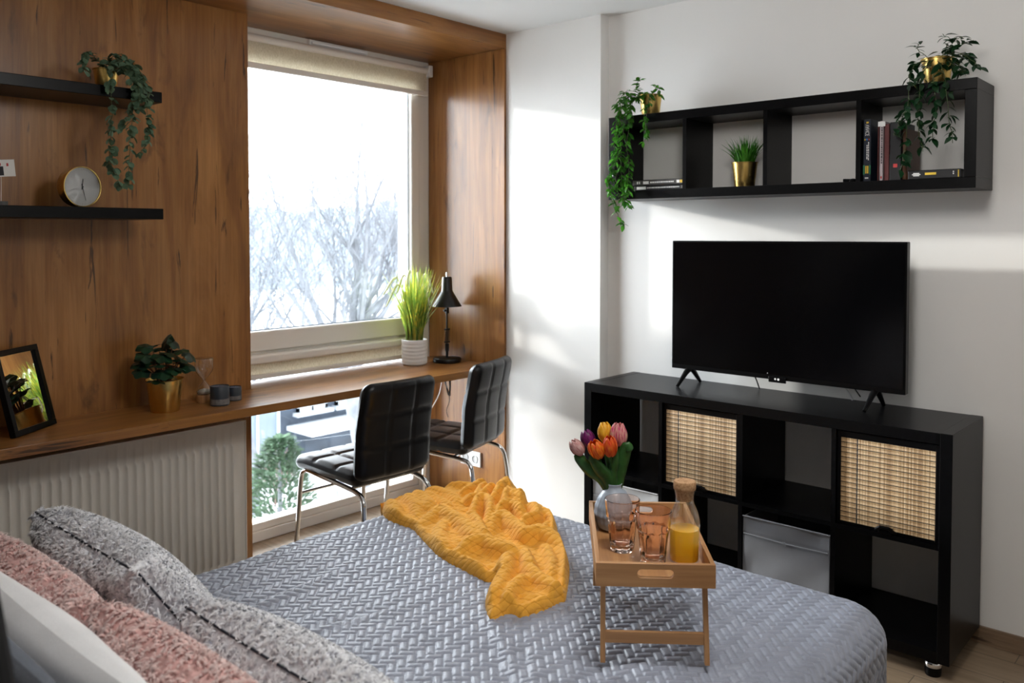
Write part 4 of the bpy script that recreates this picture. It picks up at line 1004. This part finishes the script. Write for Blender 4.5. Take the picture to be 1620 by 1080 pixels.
e = empty('potted_grass', (3.205, 1.600, SZ0+.037), 0, 'small spiky grass plant in a gold pot inside the wall shelf', 'plant')
gold_pot(e, .052, .100)
blades(e, 170, .13, .075, .006, 'leaf_vine', 4, .085, .036)
# round leaved plant on the worktop
e = empty('potted_geranium', (1.545, 3.19, .772), 0, 'dark broad-leaved plant in a gold pot on the worktop', 'plant')
gold_pot(e, .070, .125)
r_ = random.Random(21); sm_ = MB(); lm = MB()
def lobed(p, d_, nr, Lf):
    d_ = Vector(d_).normalized(); s_ = d_.cross(Vector(nr)).normalized(); n2 = s_.cross(d_).normalized(); c = Vector(p)
    vs = [c]; N = 18
    for k in range(N+1):
        a = -2.5+5.0*k/N; rr = Lf*.58*(1+.10*math.cos(a*5))*(1 if abs(a) < 2.3 else .75)
        vs.append(c+d_*(Lf*.42+rr*math.cos(a))+s_*rr*math.sin(a)-n2*(.10*rr*abs(math.cos(a*2.5))+.25*rr*rr/Lf))
    vs.insert(1, c+d_*Lf*.42+n2*.002); fs = [(1, k, k+1) for k in range(2, N+2)]+[(0, 2, 1), (0, 1, N+2)]
    lm.add(vs, fs)
for (dx_, dz_, dy_) in ((-.075, .255, 0), (-.09, .225, -.03), (-.10, .165, -.02), (-.06, .13, -.06), (-.01, .20, -.05), (.03, .265, -.02), (.045, .235, -.05), (.085, .215, -.03), (.07, .17, -.05), (.02, .17, -.07), (-.05, .19, -.06), (-.04, .25, .03), (.0, .24, .05), (.05, .25, .04), (-.02, .145, -.075), (.06, .16, .03), (-.08, .19, .03), (.015, .27, .01), (-.03, .22, -.05), (.0, .165, -.08), (.04, .20, -.065), (-.07, .21, .0), (-.02, .20, .02), (.065, .19, -.01), (-.045, .16, -.075), (.03, .235, .03), (-.095, .19, .0), (.01, .225, -.04)):
    tip = Vector((dx_, dy_*.9, dz_)); st_ = Vector((dx_*.15, dy_*.2, .105)); sm_.tube(smooth_path([st_, st_.lerp(tip, .5)+Vector((0, 0, .02)), tip], 3), .0022, 5)
    dd = Vector((dx_+r_.uniform(-.05, .05), dy_+r_.uniform(-.05, .03), r_.uniform(-.03, .03)-.02)); nr = Vector((dx_*2, dy_*3-.25, .55))
    lobed(tip-dd.normalized()*.028, dd, nr, r_.uniform(.052, .07))
sm_.build('stems', 'stemred', e, smooth=True); lm.build('foliage', 'leaf_round', e)
# tall grass in white pot
e = empty('potted_pampas_grass', (2.985, 3.36, .772), 0, 'tall yellow-green grass in a white ribbed pot on the worktop', 'plant')
def pm(a, z, j): return 1+.012*math.sin(z*420)
pp = [(.0001, 0), (.060, 0), (.066, .006)]+[(.0675, .01+.115*k/28) for k in range(29)]+[(.069, .13), (.066, .133), (.062, .13), (.06, .10), (.0001, .10)]
MB().lathe(pp, 48, mod=lambda a, z, j: 1+.014*math.sin(z*330+.6*math.sin(a*2)) if 3 <= j < 32 else 1).build('pot', 'white_ceramic', e, smooth='all')
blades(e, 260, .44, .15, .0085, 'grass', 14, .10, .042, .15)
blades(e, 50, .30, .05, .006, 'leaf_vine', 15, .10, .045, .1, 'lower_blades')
sh = MB(); stm = MB()
for (a_, f__, z_, hx) in ((-.165, 0, .41, .455), (-.15, .01, .35, .42), (-.04, .0, .44, .49), (.10, 0, .42, .475), (.085, -.03, .36, .42), (-.09, 0, .42, .47), (.03, -.03, .43, .48)):
    top = rt*(a_*.55)+Vector((0, 0, hx)); end = rt*a_+fwv*f__+Vector((0, 0, z_-.045 if abs(a_) > .05 else z_-.03))
    pth = smooth_path([(0, 0, .1), rt*(a_*.18)+Vector((0, 0, .28)), top, end], 8)
    stm.tube(pth, .0012, 5); k0 = int(len(pth)*.62); seg = pth[k0:]; sh.tube(seg, [.0035+.003*math.sin(math.pi*i/max(1, len(seg)-1)) for i in range(len(seg))], 7)
    for i, p in enumerate(seg):
        for q in range(10):
            an = r_.uniform(0, 6.28); d_ = Vector((math.cos(an), r_.uniform(-1, 1), math.sin(an))).normalized(); sh.tube([p, p+d_*.0095], [.0007, .0002], 3, False)
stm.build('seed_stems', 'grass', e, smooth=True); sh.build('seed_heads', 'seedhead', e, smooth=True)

pe = empty('added_fill_lamp', (1.40, .70, ZC), 0, 'added round flush fill lamp on the ceiling, out of view above the bed', 'lamp')  # invented ceiling fitting, added to go with the fill light
def glowm():
    t = NT('fill_lamp_glow'); return t.p((.9, .9, .88), .4, Emission_Color=(1, .955, .90, 1), Emission_Strength=1.2)
MB().lathe([(.21, 0), (.215, -.006), (.215, -.025), (.21, -.03)], 40).build('mount', 'pvcwhite', pe, smooth=True)
MB().lathe([(.205, -.03), (.19, -.05), (.14, -.07), (.07, -.082), (.0001, -.085)], 40).build('lamp_shade', glowm(), pe, smooth='all')
# ------------------------------------------------------------------ worktop items
lp = empty('desk_lamp', (3.155, 3.29, .772), 0, 'black metal desk lamp at the right end of the worktop', 'lamp')
MB().lathe([(.0001, 0), (.073, 0), (.075, .003), (.075, .020), (.072, .023), (.0001, .024)], 48).build('base', 'blackmetal', lp, smooth=True)
MB().tube([(0, 0, .02), (0, 0, .06)], .0085, 12).tube([(0, 0, .06), (0, 0, .10)], .0115, 12).tube([(0, 0, .10), (-.002, 0, .31)], .0045, 10).build('pole', 'blackmetal', lp, smooth=True)
MB().tube([(-.013, 0, .11), (-.013, 0, .175)], .0022, 6).tube([(.013, 0, .11), (.013, 0, .175)], .0022, 6).box(-.016, .016, -.006, .006, .104, .112).box(-.016, .016, -.006, .006, .172, .180).build('joint', 'blackmetal', lp)
MB().box(-.009, .009, -.008, .008, .262, .292).tube([(-.022, 0, .277), (.0, 0, .277)], .006, 10).build('knuckle', 'blackmetal', lp, bevel=.002)
MB().lathe([(.079, .300), (.0785, .303), (.033, .378), (.030, .384), (.027, .452), (.024, .458), (.0001, .459), (.0001, .457), (.022, .455), (.028, .384), (.076, .3015), (.079, .300)], 48).build('lamp_shade', 'blackmetal', lp, smooth=True)
MB().tube([(0, 0, .455), (0, 0, .482)], .006, 10).build('socket_cap', 'chrome', lp, smooth=True)
MB().lathe([(.0001, .33), (.018, .335), (.024, .352), (.016, .38), (.012, .40)], 20).build('bulb', simple('frosted_bulb', (.8, .8, .78), .4), lp, smooth=True)
for q in range(3): MB().tube([(-.022-.0, -.002, .405+q*.0), (-.0275, -.003, .405)], .002, 6)
# cable bundle below the worktop
cbm = MB(); r_ = random.Random(3)
base = Vector((3.17, 3.30, .70))
for k in range(4):
    a_ = r_.uniform(.012, .026); cbm.tube(smooth_path([base+Vector((0, 0, .035)), base+Vector((a_, .0, -.02-.01*k)), base+Vector((.004*k, -.005, -.10-.02*r_.random())), base+Vector((-a_, .004, -.03)), base+Vector((-.004, 0, .03))], 6), .0018, 5)
cbm.tube(smooth_path([base+Vector((0, 0, -.08)), base+Vector((.012, 0, -.14)), base+Vector((-.01, 0, -.19)), base+Vector((.0, 0, -.23))], 6), .0018, 5)
cbm.tube([base+Vector((0, 0, .04)), base+Vector((0, 0, -.01))], .007, 8)
tag(cbm.build('cable_bundle', 'cable', smooth=True), 'tied bundle of black cable hanging under the worktop', 'cable')
tag(MB().tube(smooth_path([(3.14, 3.31, .69), (3.12, 3.315, .60), (3.06, 3.32, .52), (3.0, 3.33, .44), (3.05, 3.34, .35)], 6), .0028, 6).build('power_cable', 'cablewhite', smooth=True), 'white cable hanging under the worktop near the tied bundle', 'cable')
so = empty('power_socket', (3.2645, 3.215, .245), 0, 'white double power socket low on the oak side panel', 'socket')
MB().box(-.010, 0, -.075, .075, -.040, .040).build('face_plate', 'pvcwhite', so, bevel=.003)
for y in (-.036, .036):
    g = MB().lathe([(.021, 0), (.021, .003), (.018, .003), (.018, .0008), (.0001, .0008)], 24).build('outlet', simple('outlet_grey', (.5, .5, .5), .5), so, smooth=True); g.rotation_euler = (0, R(-90), 0); g.location = (-.0098, y, 0)
# hourglass
hg = empty('hourglass', (1.735, 3.24, .772), 0, 'glass hourglass with a wooden base behind the dark candles', 'hourglass')
MB().lathe([(.0001, 0), (.030, 0), (.031, .002), (.031, .030), (.030, .031), (.0001, .031)], 32).build('base', 'bamboo_z', hg, smooth=True)
o_ = [(.012, .0312), (.028, .034), (.031, .045), (.024, .063), (.010, .078), (.0045, .088), (.010, .098), (.024, .113), (.034, .128), (.036, .140), (.036, .175), (.033, .181), (.0001, .182)]
i_ = [(.0001, .180), (.032, .179), (.0345, .174), (.0345, .140), (.0325, .129), (.022, .114), (.0085, .099), (.003, .088), (.0085, .077), (.022, .062), (.029, .046), (.026, .036), (.012, .033)]
MB().lathe(o_+i_, 40).build('glass_bulb', 'glass', hg, smooth=True)
MB().lathe([(.0001, .034), (.025, .036), (.0275, .044), (.020, .050), (.0001, .056)], 24).build('sand', simple('sand', (.55, .48, .40), .9), hg, smooth=True)
def candle(loc, r, h, label):
    o = empty('candle', loc, 0, label, 'candle', 'dark candles on the worktop')
    MB().lathe([(.0001, 0), (r*.97, 0), (r, .002), (r, h-.002), (r*.96, h), (r*.92, h), (r*.92, h-.004), (.0001, h-.004)], 36).build('jar', 'candle', o, smooth=True)
    MB().lathe([(r*.918, h-.003), (.0001, h-.0028)], 24).build('wax', 'wax', o)
    MB().lathe([(r+.0004, h*.08), (r+.0004, h*.36)], 36).build('label_band', 'label', o, smooth=True)
    MB().tube([(0, 0, h-.003), (.001, 0, h+.004)], .0007, 5).build('wick', 'ink', o)
candle((1.745, 3.135, .772), .0375, .078, 'larger dark round candle on the worktop, in front of the hourglass')
candle((1.838, 3.185, .772), .029, .056, 'smaller dark round candle on the worktop, right of the larger one')
# clock
ck = empty('desk_clock', (1.233, 3.165, 1.552), 0, 'round white clock with a thin gold rim on the lower floating shelf', 'clock')
ck.rotation_euler = (0, 0, R(12))
q_ = Matrix.Rotation(R(90), 4, 'X')
def lathe_y(prof, n=56): m_ = MB().lathe(prof, n); m_.v = [tuple((q_ @ Vector(p))+Vector((0, 0, .073))) for p in m_.v]; return m_
lathe_y([(.0001, -.030), (.066, -.030), (.071, -.024), (.071, .012), (.0715, .016), (.0685, .0165), (.068, .010), (.0001, .010)]).build('case', 'gold', ck, smooth=True)
lathe_y([(.0001, .0112), (.0682, .0112)]).build('clock_face', simple('clock_face_white', (.70, .71, .71), .5), ck)
hn = MB()
def hand(ang, L_, w, y): 
    a = R(ang); d_ = Vector((math.sin(a), 0, math.cos(a))); s_ = Vector((d_.z, 0, -d_.x)); c = Vector((0, y, .073))
    p = [c-d_*.010-s_*w, c-d_*.010+s_*w, c+d_*L_+s_*w*.5, c+d_*L_-s_*w*.5]; hn.add([Vector(k) for k in p]+[Vector(k)+Vector((0, .0008, 0)) for k in p], [(0, 1, 2, 3), (7, 6, 5, 4), (0, 4, 5, 1), (1, 5, 6, 2), (2, 6, 7, 3), (3, 7, 4, 0)])
hand(8, .028, .0016, -.0135); hn.build('hour_hand', 'ink', ck); hn = MB(); hand(166, .050, .0011, -.0145); hn.build('minute_hand', 'ink', ck)
tk = MB()
for k in range(60):
    a = R(6*k); r1 = .064; r0 = .0605 if k % 5 else .0585
    tk.add([(r_ * math.sin(a+da), -.0117, .073+r_*math.cos(a+da)) for r_, da in ((r0, -.006), (r0, .006), (r1, .006), (r1, -.006))], [(0, 1, 2, 3)])
tk.build('minute_marks', simple('pale_print', (.28, .28, .28), .6), ck)
lathe_y([(.0001, .0145), (.003, .0145), (.003, .0165), (.0001, .0165)], 12).build('hub', 'ink', ck)
# card in a wire holder
cd = empty('photo_clip', (.975, 3.15, 1.552), 0, 'small photo card held up by a wire clip on the lower floating shelf', 'photo')
MB().lathe([(.0001, 0), (.020, 0), (.020, .014), (.0001, .014)], 24).build('base', simple('grey_stone', (.10, .095, .09), .7), cd, smooth=True)
MB().tube(smooth_path([(0, 0, .012), (.001, 0, .10), (-.006, -.002, .125), (-.018, -.002, .115), (-.012, -.002, .10), (-.004, -.002, .108)], 5), .0016, 6).build('wire', simple('pale_wire', (.55, .45, .40), .3, .8), cd, smooth=True)
T_ = Matrix.Translation((-.012, -.006, .122)) @ Matrix.Rotation(R(-5), 4, 'Y') @ Matrix.Rotation(R(-8), 4, 'Z')
cr = MB().box(-.052, .052, -.0005, .0005, -.028, .028, T_).build('card', 'paper', cd)
MB().box(.002, .018, -.0009, -.0006, -.024, .006, T_).box(-.014, .0, -.0009, -.0006, -.024, .006, T_).build('printed_suits', 'ink', cr)
MB().box(.006, .012, -.0009, -.0006, .008, .017, T_).box(-.010, -.003, -.0009, -.0006, .004, .013, T_).box(.028, .034, -.0009, -.0006, .006, .016, T_).build('printed_details', 'markred', cr)
# mirror in black frame
BR, BL = Vector((1.170, 3.262, .7725)), Vector((.992, 3.128, .7725)); ex = (BR-BL).normalized(); nrm = Vector((ex.y, -ex.x, 0)); Wm = (BR-BL).length; Hm = .297
uz = (Vector((0, 0, 1))*math.cos(R(14.0))-nrm*math.sin(R(14.0))).normalized(); nz_ = ex.cross(uz)
if nz_.dot(nrm) < 0: nz_ = -nz_
mr = empty('standing_mirror', BL, 0, 'black framed mirror leaning at the left end of the worktop', 'mirror')
fr = lambda u, v, w: ex*u+uz*v+nz_*w
def bx3(m_, u0, u1, v0, v1, w0, w1): m_.prism([(u0, v0), (u1, v0), (u1, v1), (u0, v1)], w0, w1, fr); return m_
g = MB(); bw = .020
bx3(g, 0, Wm, 0, bw, -.012, .010); bx3(g, 0, Wm, Hm-bw, Hm, -.012, .010); bx3(g, 0, bw, bw, Hm-bw, -.012, .010); bx3(g, Wm-bw, Wm, bw, Hm-bw, -.012, .010)
g.build('frame', 'blacksat', mr, bevel=.0015)
bx3(MB(), bw-.003, Wm-bw+.003, bw-.003, Hm-bw+.003, -.004, .001).build('mirror_glass', 'mirror', mr)
bx3(MB(), .002, Wm-.002, .002, Hm-.002, -.0125, -.0122).build('back_board', 'blacksat', mr)

# ------------------------------------------------------------------ books
def book(loc, dims, spine_axis, mat, label, marks, group, pages=True):
    """dims: x depth, y width, z height; spine faces -x"""
    o = empty('book', loc, 0, label, 'book', group); dx_, dy_, dz_ = dims
    th = .0025
    lying = dz_ < dy_
    g = MB(); g.box(0, th, 0, dy_, 0, dz_)
    if lying: g.box(0, dx_, 0, dy_, 0, th); g.box(0, dx_, 0, dy_, dz_-th, dz_)
    else: g.box(0, dx_, 0, th, 0, dz_); g.box(0, dx_, dy_-th, dy_, 0, dz_)
    g.build('cover', mat, o, bevel=.0008)
    if lying: MB().box(th, dx_-.003, .003, dy_-.003, th, dz_-th).build('pages', 'paper', o)
    else: MB().box(th, dx_-.003, th, dy_-th, .003, dz_-.003).build('pages', 'paper', o)
    for (m_, boxes) in marks:
        q = MB()
        for (y0, y1, za, zb) in boxes: q.box(-.0006, .0002, y0, y1, za, zb)
        q.build('spine_print', m_, o)
    return o
def text_on(parent, s, size, loc, rot, mat, sx=1):
    cu = bpy.data.curves.new('txt', 'FONT'); cu.body = s; cu.size = size; cu.extrude = .0002; cu.align_x = 'LEFT'
    to = bpy.data.objects.new('txt', cu); COL.objects.link(to); bpy.context.view_layer.update()
    me = bpy.data.meshes.new_from_object(to.evaluated_get(bpy.context.evaluated_depsgraph_get())); bpy.data.objects.remove(to)
    o = bpy.data.objects.new('spine_text', me); COL.objects.link(o); o.parent = parent; o.location = loc; o.rotation_euler = rot; o.scale = (sx, 1, 1); me.materials.append(M[mat]); return o
zf = SZ0+.0372
c1m = simple('dark_brown_cover', (.045, .040, .037), .5); c2m = simple('black_cover', (.010, .010, .012), .4); c3m = simple('navy_cover', (.010, .016, .030), .4)
c4m = simple('white_red_cover', (.50, .42, .44), .5); c5m = simple('red_cover', (.09, .012, .012), .5); c6m = simple('brown_cover', (.12, .045, .018), .5)
r_ = random.Random(9)
def textbar(y0, y1, z0_, z1_, n, vertical=False):
    out_ = []
    if not vertical:
        y = y1
        while y > y0+.004:
            w_ = r_.uniform(.004, .011); out_.append((max(y0, y-w_), y, z0_, z1_)); y -= w_+.0022
    else:
        z = z1_
        while z > z0_+.004:
            w_ = r_.uniform(.004, .011); out_.append((y0, y1, max(z0_, z-w_), z)); z -= w_+.0022
    return out_
YD = DIV[2]+.017+.004
b1 = book((3.135, YD, zf), (.17, .245, .020), 'x', c2m, 'lower black book lying in the left compartment of the wall shelf', [('mark', [(.185, .232, .004, .016)]+textbar(.02, .18, .0075, .0125, 0)), ('label', [(.002, .012, .004, .016)])], 'books lying in the left compartment')
b2 = book((3.130, YD, zf+.0205), (.17, .250, .024), 'x', c1m, 'upper brown book lying on another in the left compartment of the wall shelf', [('mark', [(.222, .228, .007, .017), (.212, .217, .007, .017), (.168, .196, .006, .018), (.016, .030, .006, .018)]+textbar(.042, .16, .009, .015, 0)), ('markyellow', [(.003, .014, .006, .018)])], 'books lying in the left compartment')
c0, c1_ = SY0+.037, DIV[0]
yb_ = c1_-.004
b3 = book((3.135, yb_-.027, zf), (.16, .027, .222), 'x', c3m, 'upright dark navy book with large white lettering in the right compartment', [('mark', textbar(.007, .010, .075, .14, 0, True)+textbar(.012, .0155, .075, .13, 0, True)+[(.008, .020, .009, .014)]), ('markyellow', [(.009, .017, .207, .213), (.019, .023, .147, .152), (.008, .013, .028, .055), (.015, .019, .028, .055)]), ('markblue', [(.0125, .0165, .147, .152)]), ('markred', [(.005, .009, .147, .152)]), ('markgreen', [(.0002, .0055, .024, .058), (.0205, .0268, .024, .058)])], 'upright books in the right compartment')
text_on(b3, 'VANCE', .021, (-.0008, .0205, .156), (R(90), R(90), R(-90)), 'mark', .72) if False else None
tx = text_on(b3, 'VANCE', .020, (-.0007, .006, .203), (0, 0, 0), 'mark')
tx.matrix_local = Matrix.Translation((-.0007, .0065, .203)) @ Matrix(((0, 0, -1), (0, 1, 0), (-1, 0, 0))).to_4x4() @ Matrix.Diagonal((.62, 1, 1, 1))
b4 = book((3.140, yb_-.068, zf), (.15, .013, .212), 'x', c4m, 'slim upright pale book with a white label at its top, in the right compartment', [('mark', [(-.006, .019, .193, .210)]), ('ink', textbar(.0035, .0075, .06, .19, 0, True)), ('markred', [(.004, .009, .008, .016)])], 'upright books in the right compartment')
b4b = book((3.142, yb_-.053, zf), (.15, .006, .200), 'x', c5m, 'thin red upright book left of the slim pale one', [], 'upright books in the right compartment')
b5 = book((3.142, yb_-.088, zf), (.15, .018, .200), 'x', c5m, 'dark red upright book right of the slim pale one', [], 'upright books in the right compartment')
b6 = book((3.142, yb_-.128, zf), (.15, .038, .205), 'x', c2m, 'thick black upright book behind the trailing vine', [('markred', [(.012, .026, .045, .058)])], 'upright books in the right compartment')
b8 = book((3.15, yb_-.144, zf), (.15, .014, .180), 'x', c6m, 'brown upright book, last of the standing row', [], 'upright books in the right compartment')
b7 = book((3.130, c0+.012, zf), (.16, c1_-c0-.172, .030), 'x', c2m, 'black book lying flat at the right end of the wall shelf', [('mark', [(.130, .150, .010, .013), (.126, .154, .014, .017), (.130, .150, .018, .021), (.020, .024, .012, .017), (.020, .024, .019, .023)]), ('markyellow', [(.076, .112, .013, .021)])]+[('markyellow', [(.005, .008, .003, .026)])], 'books lying in the right compartment')
k = MB(); k.lathe([(.0001, 0), (.012, 0), (.014, .004), (.010, .012), (.0001, .014)], 16, (0, 0, 0)); k.tube([(0, -.004, .006), (0, .035, .008)], .006, 8)
kk = k.build('keyring', 'blacksat', smooth=True); kk.location = (3.16, DIV[0]+.040, zf); tag(kk, 'small black object beside the divider in the third compartment', 'ornament')

# ------------------------------------------------------------------ outside
GZ = -5.0
g = MB(); n = 40; vs = []; fs = []
for j in range(n+1):
    for i in range(n+1):
        x = -60+200*i/n; y = 5+115*j/n; vs.append((x, y, GZ+.25*math.sin(x*.3)*math.cos(y*.23)-(0 if y < 40 else (y-40)*.05)))
for j in range(n):
    for i in range(n): a = j*(n+1)+i; fs.append((a, a+1, a+n+2, a+n+1))
struct(g.add(vs, fs).build('ground', 'snow', smooth='all'))
def branch(mb, p, d_, L_, r0, depth, rr, up=.12, minr=.006):
    pts = [Vector(p)]; rs = [r0]; n = 4 if depth > 1 else 3; dd = Vector(d_)
    for i in range(n):
        dd = (dd+Vector((rr.uniform(-.16, .16), rr.uniform(-.16, .16), rr.uniform(-.05, .13)+up*.4))).normalized()
        pts.append(pts[-1]+dd*L_/n); rs.append(max(minr, r0*(1-.42*(i+1)/n)))
    mb.tube(pts, rs, 6 if r0 > .05 else 4 if r0 > .02 else 3, False)
    if depth <= 0: return
    for k in range(rr.choice((2, 3, 3)) if depth > 1 else rr.choice((3, 4))):
        i = rr.randint(1, n); t = pts[i]; a = rr.uniform(0, 6.28); perp = Vector((math.cos(a), math.sin(a), rr.uniform(-.1, .5)))
        nd = (dd*.75+perp*rr.uniform(.45, .85)).normalized(); branch(mb, t, nd, L_*rr.uniform(.58, .82), rs[i]*rr.uniform(.52, .72), depth-1, rr, up, minr)
    branch(mb, pts[-1], (dd+Vector((rr.uniform(-.2, .2), rr.uniform(-.2, .2), .1))).normalized(), L_*.8, rs[-1]*.9, depth-1, rr, up, minr)
def tree(base, h0, r0, limbs, seed, label, depth=4, minr=.0065):
    rr = random.Random(seed); t = empty('bare_tree', base, 0, label, 'tree', 'bare trees outside the window')
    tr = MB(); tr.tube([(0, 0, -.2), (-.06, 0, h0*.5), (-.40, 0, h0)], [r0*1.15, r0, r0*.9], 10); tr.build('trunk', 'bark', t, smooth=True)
    br = MB()
    for (dx_, dy_, dz_, L_, r_2) in limbs: branch(br, (-.38, 0, h0-.1), Vector((dx_, dy_, dz_)).normalized(), L_, r_2, depth, rr, minr=minr)
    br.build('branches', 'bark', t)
    return t
tree((12.57, 16.0, GZ), 3.0, .20, [(-.45, .1, 1, 2.3, .11), (-.05, 0, 1, 2.5, .14), (.22, -.1, 1, 2.4, .11), (-.9, -.3, .8, 2.2, .08), (.6, .2, .9, 2.3, .08), (.3, .4, .9, 2.0, .06), (-.25, -.5, .9, 2.1, .06), (-.7, .3, .6, 2.0, .06)], 12, 'large bare tree standing in the middle of the window view')
tree((10.6, 17.5, GZ), 2.6, .13, [(-.3, 0, 1, 1.9, .10), (.25, .1, 1, 1.9, .09), (-.7, .2, .8, 1.6, .06), (.6, -.2, .9, 1.6, .06)], 33, 'slimmer bare tree left of the large one outside the window', 4, .008)
tree((21.0, 26.0, GZ), 3.0, .18, [(-.3, 0, 1, 2.4, .12), (.25, .1, 1, 2.4, .12), (-.7, .2, .8, 2.1, .08), (.6, -.2, .9, 2.1, .08)], 41, 'distant bare tree behind the large one outside the window', 4, .012)
tree((15.0, 27.0, GZ), 3.0, .18, [(-.3, 0, 1, 2.4, .12), (.25, .1, 1, 2.4, .12), (-.7, .2, .8, 2.1, .08), (.6, -.2, .9, 2.1, .08)], 47, 'distant bare tree at the left of the window view', 4, .012)
# dark house
hs = empty('house', (10.5, 20, GZ-.2), 0, 'dark clad house with white-framed windows seen through the lower pane', 'house')
MB().box(0, 8.5, 0, 6, 0, 2.75).build('walls', 'housedark', hs)
for (xa, xb, za, zb) in ((1.0, 2.35, .55, 2.1), (2.9, 3.9, 1.75, 2.55), (4.2, 5.2, 1.75, 2.5), (6.2, 7.4, .6, 1.9)):
    w_ = MB(); w_.box(xa, xb, -.08, .02, za, za+.12); w_.box(xa, xb, -.08, .02, zb-.08, zb); w_.box(xa, xa+.08, -.08, .02, za, zb); w_.box(xb-.08, xb, -.08, .02, za, zb); w_.box((xa+xb)/2-.03, (xa+xb)/2+.03, -.08, .02, za, zb); w_.box(xa-.1, xb+.1, -.25, .02, za-.1, za)
    wf = w_.build('window_frame', 'housewhite', hs); MB().box(xa+.06, xb-.06, -.03, -.01, za+.1, zb-.06).build('pane', 'housepane', wf)
rf = MB(); rf.prism([(-.6, 2.7), (6.6, 2.7), (3, 3.5)], -.5, 9, lambda u, v, w: (w, u, v)); rf.build('roof', 'snowclean', hs)
MB().box(2.6, 5.6, -1.2, 0, 1.30, 1.42).build('porch_roof', 'snowclean', hs)
hs = empty('house', (17.5, 29, GZ-.6), 0, 'white house with a snowy roof behind the bare tree', 'house')
MB().box(0, 13, 0, 8, 0, 3.3).build('walls', 'housewhite', hs)
for i in range(6):
    w_ = MB().box(.8+i*2.0, 1.9+i*2.0, -.06, .02, 1.9, 2.8).build('window', 'housepane', hs)
rf = MB(); rf.prism([(-.5, 3.3), (8.5, 3.3), (4, 4.6)], -.5, 13.5, lambda u, v, w: (w, u, v)); rf.build('roof', 'snowclean', hs)
hs = empty('house', (28, 48, GZ-4.6), 0, 'long pale building on the horizon left of the tree', 'house')
MB().box(0, 18, 0, 9, 0, 5.2).build('walls', 'housewhite', hs)
for i in range(8): MB().box(1+i*2.1, 2.1+i*2.1, -.06, .02, 3.0, 4.2).build('window', 'housepane', hs)
rf = MB(); rf.prism([(-.5, 5.2), (9.5, 5.2), (4.5, 6.2)], -.5, 18.5, lambda u, v, w: (w, u, v)); rf.build('roof', 'snowclean', hs)
# conifer and shrubs
cf = empty('conifer_shrub', (9.4, 14.6, GZ), 0, 'green conifer shrub by the snow at the lower left of the window', 'shrub')
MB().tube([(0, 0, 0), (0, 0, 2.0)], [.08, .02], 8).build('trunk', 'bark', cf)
g = MB(); rr = random.Random(5)
for k in range(2600):
    t = rr.random()**.8; z = .1+2.3*t; rad_ = (.85*(1-t)**.6+.08); a = rr.uniform(0, 6.28); q = rad_*math.sqrt(rr.uniform(.3, 1)); p = Vector((q*math.cos(a), q*math.sin(a), z))
    g.leaf(p, Vector((math.cos(a), math.sin(a), rr.uniform(.1, 1))), Vector((0, 0, 1)), rr.uniform(.12, .22), .06)
g.build('foliage', 'conifer', cf)
for (bx_, by_, s_, m_, lb) in ((11.2, 17.6, 1.0, 'shrub', 'brown twiggy shrub in front of the dark house'), (10.75, 14.4, .8, 'bark', 'small leafless sapling standing in the snow outside')):
    sb = MB(); rr = random.Random(int(bx_*10))
    for k in range(7): branch(sb, (0, 0, 0), Vector((rr.uniform(-.5, .5), rr.uniform(-.5, .5), 1)).normalized(), .55*s_, .02*s_, 3, rr, minr=.005)
    o = sb.build('bare_shrub', m_); o.location = (bx_, by_, GZ); tag(o, lb, 'shrub')
# hill
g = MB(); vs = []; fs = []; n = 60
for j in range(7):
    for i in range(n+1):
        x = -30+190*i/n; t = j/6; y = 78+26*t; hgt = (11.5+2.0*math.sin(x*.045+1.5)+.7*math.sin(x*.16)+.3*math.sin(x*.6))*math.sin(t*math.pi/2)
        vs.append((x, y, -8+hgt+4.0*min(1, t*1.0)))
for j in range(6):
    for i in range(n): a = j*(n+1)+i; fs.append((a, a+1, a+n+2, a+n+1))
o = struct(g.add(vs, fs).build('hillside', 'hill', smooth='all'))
